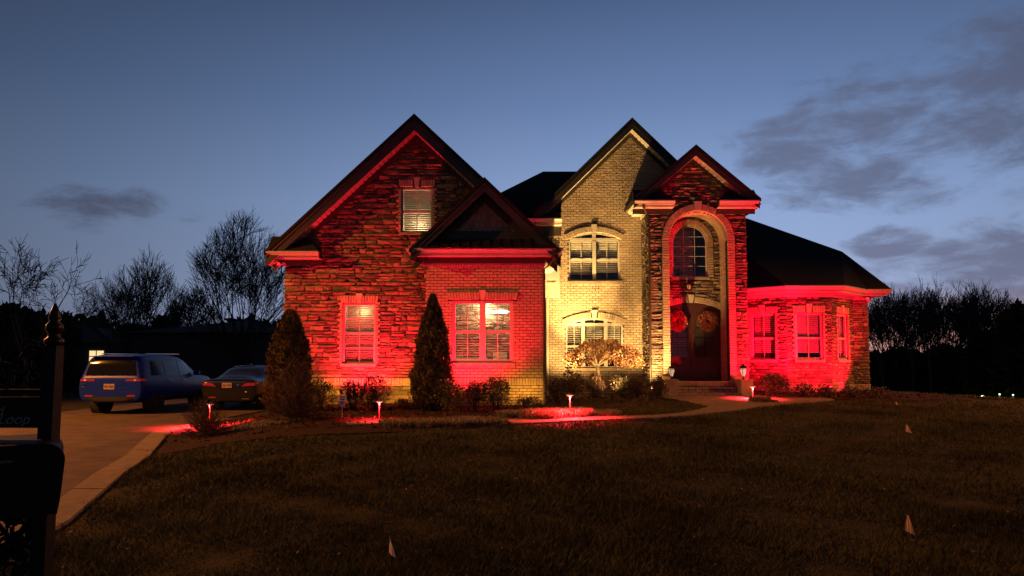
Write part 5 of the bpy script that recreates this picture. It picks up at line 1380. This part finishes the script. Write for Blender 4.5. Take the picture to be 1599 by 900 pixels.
# sign arm, board with script lettering
za = pp(30, 612).z; zc_ = pp(30, 668).z; xl = pp(-60, 612).x; xr_ = pp(66, 640).x
b = MB(); b.tube([(xl, my, za), (pp(78, 610).x, my, za)], .012, 8); b.build('sign_arm', M['frame_bk'], MBX)
SG = empty('street_name_sign', (xr_ - .15, my, zc_), 'dark street name board with pale script lettering hanging from the post arm', 'sign')
b = MB(); b.box(xl, xr_, my - .012, my + .012, zc_, pp(30, 620).z); b.box(xl, xr_, my - .016, my - .0125, zc_, zc_ + .006); b.build('sign_board', M['frame_bk'], SG)
def text(s, loc, size, m, parent, shear=.35, ext=.001, rot=(R(90), 0, 0), name='lettering'):
    c = bpy.data.curves.new('t', 'FONT'); c.body = s; c.size = size; c.shear = shear; c.extrude = ext
    t = bpy.data.objects.new('t', c); COL.objects.link(t); bpy.context.view_layer.update()
    me = bpy.data.meshes.new_from_object(t.evaluated_get(bpy.context.evaluated_depsgraph_get())); bpy.data.objects.remove(t)
    me.materials.clear(); me.materials.append(m); o = bpy.data.objects.new(name, me); o.location = loc; o.rotation_euler = rot; link(o, parent); return o
text('Loop', (pp(0, 663).x, my - .0175, pp(0, 662).z), .062, M['lettering'], SG)
text('d', (pp(-2, 650).x, my - .0175, pp(0, 648).z), .055, M['lettering'], SG)
def scroll(b, c, r, turns, a0, sgn, rad=.006, y=3.0, grow=.12):
    pts = []
    for k in range(int(18 * turns) + 1):
        t = k / 18; a = a0 + sgn * t * 2 * math.pi; rr = r * (1 - .8 * t / turns); pts.append((c[0] + math.cos(a) * rr, y, c[1] + math.sin(a) * rr))
    b.tube(pts, rad, 6)
b = MB()
for (px, py, r_, a0, sg) in ((45, 545, .045, -1.5, 1), (30, 570, .05, 1.2, -1), (10, 590, .06, .5, 1), (52, 590, .035, 2.5, 1), (-10, 565, .05, 0, -1)):
    c = pp(px, py); scroll(b, (c.x, c.z), r_, 1.4, a0, sg, .007)
b.tube([tuple(pp(72, 545)), tuple(pp(45, 540)), tuple(pp(20, 575)), tuple(pp(-20, 600))], .007, 6)
b.build('scroll_bracket', M['frame_bk'], MBX)
b = MB()
for (px, py, r_, a0, sg) in ((30, 830, .05, -1.2, 1), (12, 850, .06, 1.0, -1), (36, 866, .04, .3, 1), (0, 820, .05, 2.5, 1), (20, 890, .05, 0, -1), (-10, 880, .06, 1, 1)):
    c = pp(px, py); scroll(b, (c.x, c.z), r_, 1.3, a0, sg, .009)
b.tube([tuple(pp(48, 810)), tuple(pp(25, 840)), tuple(pp(0, 870)), tuple(pp(-20, 910))], .011, 6); b.tube([tuple(pp(48, 890)), tuple(pp(20, 845)), tuple(pp(-10, 812))], .010, 6)
for (px, py, a) in ((10, 812, .3), (25, 822, 2.2), (40, 842, 1.0), (5, 838, -.5), (22, 862, .8), (42, 878, 2.5), (8, 884, 1.7), (-5, 858, .2), (32, 802, -.3), (16, 900, .6)):
    c = pp(px, py); T = Matrix.Translation(c) @ Matrix.Rotation(-a, 4, 'Y')
    q = [(0, -.006, 0), (.03, -.006, .022), (.065, -.006, .02), (.09, -.006, 0), (.06, -.006, -.022), (.03, -.006, -.02)]
    b.prism(None, [T @ Vector(x) for x in q], [T @ Vector((x[0], .006, x[2])) for x in q])
b.build('vine_bracket', M['frame_bk'], MBX)
# mailbox
cr = pp(98, 740, 2.8); z0_, z1_ = pp(50, 800, 2.8).z, pp(50, 694, 2.8).z; ang_ = math.atan2(-cr.x, cr.y)
MX = empty('mailbox', (cr.x, cr.y, z0_), 'big dark roadside mailbox with rounded top mounted on the ornate post', 'mailbox', rz=ang_)
b = MB(); r_ = .065; hh_ = z1_ - z0_; xa, xb2 = -.36, 0; prof = [(xa, 0), (xb2 - .02, 0), (xb2 - .012, .05), (xb2, hh_ - r_)]
for k in range(1, 7):
    a = k * math.pi / 12; prof.append((xb2 - r_ + math.cos(a) * r_, hh_ - r_ + math.sin(a) * r_))
for k in range(0, 7):
    a = math.pi / 2 + k * math.pi / 12; prof.append((xa + r_ + math.cos(a) * r_, hh_ - r_ + math.sin(a) * r_))
b.prismy(prof, .02, .50); b.build('box', M['frame_bk'], MX, world=False)
b = MB(); pr2 = [(x - .006 if x < (xa + xb2) / 2 else x + .006, z + (.006 if z > .1 else -.004)) for x, z in prof]; b.prismy(pr2, -.006, .0185); dr = b.build('door', M['frame_bk'], MX, world=False)
b = MB(); b.tube([(-.20, -.007, hh_ - .05), (-.20, -.03, hh_ - .05), (-.16, -.03, hh_ - .05), (-.16, -.007, hh_ - .05)], .005, 5); b.build('handle', M['chrome'], dr, world=False)

# ---------------------------------------------------------------- marker flags and yard sign
def flag(px, pt, pb, D, wpx, m, label, ang, seed):
    r = random.Random(seed); t = P(px, pt, D); bo = P(px, pb, D); x = t.x; z = zg(x, D)
    e = empty('marker_flag', (x, D, z), label, 'flag', 'small utility marker flags in the lawn')
    b = MB(); b.tube([(x, D, z - .05), (x, D, t.z)], .0025, 5); b.build('wire', M['chrome'], e)
    w = wpx / FPX * D; h = t.z - bo.z; b = MB(); nu, nv = 5, 7
    G_ = [[None] * (nv + 1) for _ in range(nu + 1)]
    for i in range(nu + 1):
        for j in range(nv + 1):
            u_, v_ = i / nu, j / nv; wd = w * (.25 + .75 * v_) * u_
            G_[i][j] = (x + math.cos(ang) * wd, D + math.sin(ang) * wd + .012 * math.sin(u_ * 5 + v_ * 2), t.z - .002 - v_ * h * (.85 + .2 * u_) - .1 * h * u_ * (1 - v_))
    for i in range(nu):
        for j in range(nv): b.quad(G_[i][j], G_[i + 1][j], G_[i + 1][j + 1], G_[i][j + 1])
    b.build('pennant', m, e)
flag(607.5, 836, 868, 5.0, 12, M['flag'], 'pale marker flag drooping in the near lawn at lower left of centre', -.4, 1)
flag(1414, 801, 834, 5.6, 13, M['flagor'], 'larger orange marker flag in the near lawn on the right', -.3, 2)
flag(1414, 662, 676, 12.5, 9, M['flagor'], 'small orange marker flag standing before the dark bed on the right', -.2, 3)
flag(1398, 627, 635, 19.3, 6, M['flagor'], 'tiny faint marker flag at the right end of the shrub bed', -.2, 4)
x, y = P(534, 660, 15.8).x, 15.8; z = zg(x, y)
YS = empty('yard_sign', (x, y, z), 'small white security shield sign on a stake in the mulch', 'sign')
b = MB(); b.tube([(x, y, z - .05), (x, y, z + .30)], .007, 6); b.build('stake', M['white'], YS)
def sh(s_, yo):
    pts = [(-.5, .9), (-.25, .97), (0, 1), (.25, .97), (.5, .9), (.52, .55), (.42, .25), (.22, .08), (0, 0), (-.22, .08), (-.42, .25), (-.52, .55)]
    return [(x + a * .17 * s_, y + yo, z + .26 + .12 + (c - .5) * .25 * s_) for a, c in pts]
b = MB(); b.prism(None, sh(1, -.006), sh(1, .006)); pn = b.build('panel', M['signw'], YS)
b = MB()
s1 = sh(.86, -.0075); 
for q in ((-.052, .052, .455, .475), (-.058, .058, .34, .365), (-.05, -.012, .40, .43), (.005, .045, .395, .425), (-.03, .03, .30, .315)): b.box(x + q[0], x + q[1], y - .009, y - .0065, z + q[2], z + q[3])
b.build('print', M['signb'], pn)

# ---------------------------------------------------------------- wreaths, lanterns, neighbours
def wreath(px, py, label):
    c = P(px, py, RD - .03); r0 = .245; n = 2200
    e = empty('wreath', tuple(c), label, 'wreath', 'wreaths on the double front door')
    a = rng.uniform(0, 6.283, n); t = rng.uniform(0, 6.283, n); tr = .15 * np.sqrt(rng.uniform(0, 1, n))
    rr = r0 * .72 + tr * np.cos(t)
    pts = np.stack([c.x + rr * np.cos(a), c.y - .04 + tr * np.sin(t) * .7, c.z + rr * np.sin(a)], 1)
    V, F = leaves(pts, np.stack([np.cos(a), -np.full(n, .6), np.sin(a)], 1) + rdir(n) * .8, .05, .022); np_mesh('foliage', V, F, M['wreath'], e)
    b = MB()
    for k in range(90):
        a_ = random.uniform(0, 6.28); q = r0 * .72 + random.uniform(-.1, .1); p = (c.x + q * math.cos(a_), c.y - .10 - random.uniform(0, .03), c.z + q * math.sin(a_))
        b.lathe([(.001, -.011), (.010, -.004), (.010, .004), (.001, .011)], p, 5)
    b.build('berries', mat('berry_red', (.45, .02, .02), rough=.25), e, kind='stuff')
    b = MB(); b.tube([(c.x, c.y - .01, c.z + .25), (c.x, c.y - .01, DO[3] - .1)], .004, 4); b.build('hanger', M['frame_bk'], e)
wreath(1057, 502, 'round red berry wreath hanging on the left door leaf'); wreath(1105, 502, 'round red berry wreath hanging on the right door leaf')
def lantern(x, y, z, s_, label, wall=False, gm='lampglass'):
    e = empty('lantern', (x, y, z), label, 'lantern', 'black carriage lanterns at the entry')
    b = MB(); b.lathe([(.05, 0), (.055, .012), (.022, .03), (.018, .06), (.05, .075), (.06, .085)], (x, y, z), 12)
    for k in range(6):
        a = k * math.pi / 3
        b.tube([(x + math.cos(a) * .06 * s_, y + math.sin(a) * .06 * s_, z + .085), (x + math.cos(a) * .105 * s_, y + math.sin(a) * .105 * s_, z + .085 + .13 * s_), (x + math.cos(a) * .10 * s_, y + math.sin(a) * .10 * s_, z + .085 + .24 * s_)], .006, 4)
    b.lathe([(.112 * s_, .215 * s_ + .085), (.115 * s_, .225 * s_ + .085)], (x, y, z), 12)
    b.lathe([(.125 * s_, .245 * s_ + .085), (.12 * s_, .255 * s_ + .085), (.07 * s_, .31 * s_ + .085), (.02 * s_, .335 * s_ + .085), (.018, .37 * s_ + .085), (.003, .41 * s_ + .085)], (x, y, z), 14)
    b.build('cage', M['lantern_metal'], e)
    b = MB(); b.lathe([(.035 * s_, .088), (.07 * s_, .088 + .10 * s_), (.088 * s_, .088 + .16 * s_), (.08 * s_, .088 + .235 * s_)], (x, y, z), 16); b.build('glass_globe', M[gm], e, smooth=True)
    return e
xl1 = P(1049, 590, 21.8).x; xl2 = P(1161, 592, 21.8).x
lantern(xl1, 21.8, .98, .95, 'black carriage lantern on the left brick pier of the steps'); lantern(xl2, 21.8, .98, 1.0, 'black carriage lantern on the right brick pier of the steps')
wl = P(1076, 447, RD - .15)
e = lantern(wl.x, RD - .16, wl.z - .22, .85, 'wall lantern mounted between the arched window and the front doors', gm='lampglass_off')
b = MB(); b.box(wl.x - .05, wl.x + .05, RD - .03, RD + .02, wl.z - .05, wl.z + .12); b.tube([(wl.x, RD, wl.z + .08), (wl.x, RD - .1, wl.z + .2), (wl.x, RD - .16, wl.z + .16)], .01, 5); b.build('wall_bracket', M['lantern_metal'], e)
# houseplant visible in the arched window
hp = P(1058, 428, RD + .45)
PL = empty('houseplant', tuple(hp), 'dark potted plant silhouette standing inside the arched window', 'plant')
V, F = leaves(np.tile(np.array([[hp.x, RD + .45, hp.z]]), (60, 1)) + rng.normal(size=(60, 3)) * [.08, .05, .08], rdir(60) + [0, 0, .6], .2, .04); np_mesh('foliage', V, F, M['evergreen'], PL)
b = MB(); b.lathe([(.06, -.16), (.08, 0)], tuple(hp), 10); b.build('pot', M['frame_bk'], PL)
# corner flood lamps under the eaves
def corner_flood(px, py, D, label, sg):
    c = P(px, py, D); e = empty('eave_floodlight', tuple(c), label, 'floodlight', 'small floodlights under the roof corners')
    b = MB(); b.box(c.x + sg * .10 - .04, c.x + sg * .10 + .04, D - .02, D + .1, c.z - .04, c.z + .05); b.tube([(c.x + sg * .1, D, c.z), (c.x, D - .04, c.z)], .02, 6); b.build('mount', M['white'], e)
    for k, (dx, dz) in enumerate(((0, 0), (-sg * .03, -.07))):
        b = MB(); b.tube([(c.x + dx + .02, D + .02, c.z + dz), (c.x + dx - .01, D - .10, c.z + dz)], [.035, .055], 12); hd = b.build('lamp_head', M['white'], e)
        if k == 0:
            b = MB(); b.tube([(c.x + dx - .01, D - .101, c.z + dz), (c.x + dx - .011, D - .108, c.z + dz)], [.048, .045], 12); b.build('lens', M['floodred'], hd)
corner_flood(437, 413, 20.75, 'small twin floodlight glowing red under the left roof corner', 1)
corner_flood(1353, 467, TD + k_ - .1, 'small floodlight glowing red under the right end of the canted bay roof', -1)
# conduit up to the left flood
# path lights
def path_light(px, pt, pb, D, label, power, fr_=1.0, col=(1, .02, .03)):
    t = P(px, pt, D); x = t.x; z = zg(x, D); h = t.z - z
    e = empty('path_light', (x, D, z), label, 'path light', 'red path lights along the bed and walkway')
    b = MB(); b.tube([(x, D, z - .1), (x, D, z + h - .12), (x, D, z + h - .03)], [.011, .011, .03], 10); b.build('stem', M['redstem'], e)
    b = MB(); b.lathe([(.012, h + .012), (.04, h + .006), (.095, h - .012), (.10, h - .02), (.095, h - .02)], (x, D, z), 20); b.build('hat', M['redstem'], e, smooth=True)
    b = MB(); b.lathe([(.028, h - .05), (.05, h - .03), (.085, h - .022), (.088, h - .0215)], (x, D, z), 20); b.build('diffuser', M['red_head'], e, smooth=True)
    l = bpy.data.lights.new('bulb', 'SPOT'); l.energy = power; l.color = col; l.shadow_soft_size = .03; l.spot_size = R(154); l.spot_blend = .25
    o = bpy.data.objects.new('bulb', l); COL.objects.link(o); o.parent = e; o.location = (0, -.045, h - .05)
path_light(890, 616, 655, 16.0, 'mushroom path light glowing red among red lit grass by the walkway', 900)
path_light(592.5, 626, 658, 15.6, 'slim red path light in the mulch under the stone wing', 320)
path_light(328, 630, 660, 17.3, 'red path light half hidden behind the bare shrub near the black car', 1700)
path_light(1175, 603, 630, 20.6, 'mushroom path light glowing red beside the right brick pier', 800)
# neighbour buildings far behind
def far_house(px0, px1, pyr, pye, D, dep, label, roofm='farroof', win=(), hip=True):
    x0, x1 = P(px0, 560, D).x, P(px1, 560, D).x; zr, ze_ = P(400, pyr, D + dep / 2).z, P(400, pye, D).z; zb_ = zg((x0 + x1) / 2, D) - .5
    e = empty('neighbour_house', ((x0 + x1) / 2, D, zb_), label, 'house', 'dark neighbouring houses')
    b = MB(); b.box(x0, x1, D, D + dep, zb_, ze_); w = b.build('wall', M['farwall'], e)
    b = MB(); o = .5; ins = (dep / 2 if hip else 0)
    a = [(x0 - o, D - o, ze_), (x1 + o, D - o, ze_), (x1 + o, D + dep + o, ze_), (x0 - o, D + dep + o, ze_)]; t = [(x0 + ins, D + dep / 2, zr), (x1 - ins, D + dep / 2, zr)]
    b.quad(a[0], a[1], t[1], t[0]); b.quad(a[2], a[3], t[0], t[1]); b.poly([a[1], a[2], t[1]]); b.poly([a[3], a[0], t[0]]); b.quad(*a[::-1]); b.build('roof', M[roofm], e)
    for (l, r_, tp_, bt_, m) in win:
        p, q2 = P(l, tp_, D - .03), P(r_, bt_, D - .03); b = MB(); b.box(p.x, q2.x, D - .05, D - .001, q2.z, p.z); f = b.build('window', M[m], e)
        b = MB(); cxm = (p.x + q2.x) / 2; b.box(cxm - .03, cxm + .03, D - .07, D - .051, q2.z, p.z); b.box(p.x, q2.x, D - .07, D - .051, (p.z + q2.z) / 2 - .02, (p.z + q2.z) / 2 + .02); b.build('muntin_grille', M['farwall'], f)
far_house(205, 460, 499, 520, 44, 11, 'long dark neighbouring house roof behind the parked cars', hip=True)
far_house(-40, 170, 505, 535, 50, 10, 'dark neighbouring house with one warm lit window behind the blue car', win=[(140, 161, 548, 566, 'farlit')])
far_house(1500, 1700, 548, 585, 60, 10, 'dark neighbouring house at the right edge with small lamps', win=[(1528, 1537, 590, 594, 'white')])
def far_lamp(px, py, D, r_, label, m='farlamp'):
    c = P(px, py, D); z = zg(c.x, D); e = empty('yard_lamp', (c.x, D, z), label, 'lamp', 'distant lamps on the right')
    b = MB(); b.tube([(c.x, D, z), (c.x, D, c.z - r_)], .05, 6); b.build('post', M['farwall'], e)
    b = MB(); b.lathe([(r_ * .4, -r_), (r_, -r_ * .3), (r_ * .9, r_ * .5), (r_ * .2, r_)], tuple(c), 10); b.build('lamp_globe', M[m], e)
far_lamp(1534.5, 620, 40, .085, 'brightest distant white lamp in front of the dark right house')
far_lamp(1561, 616, 41, .045, 'faint distant lamp left of the garage on the right'); far_lamp(1582, 617, 41, .045, 'faint distant lamp right of the garage on the right')
l = bpy.data.lights.new('flood', 'SPOT'); l.energy = 900; l.color = (.7, 1, .5); l.spot_size = R(135); l.spot_blend = .7; l.shadow_soft_size = .1
o = bpy.data.objects.new('flood', l); COL.objects.link(o); far1 = [q for q in COL.objects if q.name == 'yard_lamp'][0]; o.parent = far1
pf = P(1534.5, 620, 40); o.location = Vector((-.3, .4, pf.z - zg(pf.x, 40) + 1.9)); o.rotation_euler = (Vector((.2, .15, -1))).to_track_quat('-Z', 'Y').to_euler()
# ---------------------------------------------------------------- lamps
def spot(name, loc, target, power, col, size, blend=.6, radius=.06, parent=None):
    l = bpy.data.lights.new(name, 'SPOT'); l.energy = power; l.color = col; l.spot_size = R(size); l.spot_blend = blend; l.shadow_soft_size = radius
    o = bpy.data.objects.new(name, l); COL.objects.link(o); o.parent = parent
    d = Vector(target) - Vector(loc)
    o.rotation_euler = d.to_track_quat('-Z', 'Y').to_euler()
    o.location = Vector(loc) - (WL[parent.name] if parent else Vector())
    return o
def uplight(x, y, target, power, col, size, label, blend=.7, zoff=.16):
    z = zg(x, y); e = empty('landscape_spotlight', (x, y, z), label, 'spotlight', 'spotlights in the planting beds')
    d = (Vector(target) - Vector((x, y, z + zoff))).normalized()
    b = MB(); b.tube([(x, y, z - .1), (x, y, z + zoff - .05)], .01, 5); b.build('stake', M['lantern_metal'], e)
    b = MB(); c = Vector((x, y, z + zoff)); b.tube([c - d * .14, c - d * .12, c - d * .02], [.02, .035, .04], 10); b.build('housing', M['lantern_metal'], e)
    spot('lamp', c + d * .01, target, power, col, size, blend, .05, e)
RED = (1, .010, .030); CRIM = (1, .003, .024); WARM = (1, .56, .17)
uplight(-4.15, 19.65, (-4.2, 21, 2.4), 2000, RED, 110, 'small red spotlight in the mulch below the left stone wing window')
uplight(-1.3, 18.7, (-1.0, 20, 3.0), 1500, RED, 108, 'small red spotlight in the mulch below the lit double window')
uplight(1.6, 22.5, (2.2, 24.1, 4.2), 850, WARM, 110, 'small warm spotlight beside the pale downspout')
uplight(1.45, 22.9, (3.0, 24.1, 7.6), 6500, WARM, 58, 'second warm spotlight beside the pale downspout aimed at the gable', .9)
uplight(4.1, 21.75, (4.0, 23.6, 3.6), 1250, WARM, 98, 'small warm spotlight behind the Japanese maple near the stone entry')
uplight(2.9, 21.2, (2.9, 22.3, 1.9), 260, WARM, 100, 'small warm spotlight under the crown of the Japanese maple')
uplight(8.45, 21.5, (6.9, 22.8, 3.0), 3400, CRIM, 105, 'small red spotlight aimed at the right pier of the entry arch')
uplight(9.3, 21.0, (9.1, 22.6, 2.8), 1350, CRIM, 125, 'small red spotlight under the middle window of the canted bay')
uplight(11.0, 22.35, (10.3, 23.0, 1.7), 800, CRIM, 95, 'small red spotlight under the right window of the canted bay')
# small amber floodlights close to the wall, behind the shrubs
def foot(x, y, yw, power, label):
    z = zg(x, y); af = empty('landscape_floodlight', (x, y, z), label, 'floodlight', 'amber floodlights at the foot of the walls')
    b = MB(); b.box(x - .08, x + .08, y - .09, y - .03, z + .12, z + .22); b.build('housing', M['lantern_metal'], af)
    b = MB(); b.tube([(x, y - .06, z - .05), (x, y - .06, z + .13)], .01, 5); b.build('stake', M['lantern_metal'], af)
    fl = spot('lamp', (x, y, z + .2), (x, yw, z + .45), power, (1, .42, .045), 150, 1, .08, af); fl.scale = (1, .34, 1)
foot(-3.0, 20.0, 21, 120, 'small amber floodlight at the foot of the stone wall beside the narrow evergreen')
foot(-5.2, 20.0, 21, 70, 'small amber floodlight at the foot of the stone wall near the left evergreen')
foot(.35, 19.1, 20, 90, 'small amber floodlight at the foot of the brick front near the downspout')
def street_lamp(x, y, h, power, label, half=66, bl=.35):
    z = zg(x, y); e = empty('street_lamp', (x, y, z), label, 'street lamp', 'street lamps just outside the picture')
    b = MB(); b.tube([(x, y, z), (x, y, z + h - .3), (x, y, z + h + .1)], [.09, .06, .05], 10); b.build('pole', M['lantern_metal'], e)
    sg = 1 if x < 0 else -1
    b = MB(); b.tube([(x, y, z + h), (x + sg * .5, y, z + h + .15), (x + sg * .9, y, z + h + .08)], .035, 8); b.build('arm', M['lantern_metal'], e)
    b = MB(); b.lathe([(.24, 0), (.25, .03), (.16, .12), (.05, .18)], (x + sg * .9, y, z + h - .02), 16); b.build('lamp_head', M['lantern_metal'], e)
    spot('lamp', (x + sg * .9, y, z + h - .06), (x + sg * (.9 + .34 * h), y - .10 * h, z), power, (1, .30, .04), 2 * half, bl, .12, e)
street_lamp(-20, 14, 8.5, 19500, 'sodium street lamp outside the left edge of the picture', 72, .3)
street_lamp(25, 16, 8.5, 13500, 'sodium street lamp outside the right edge of the picture')
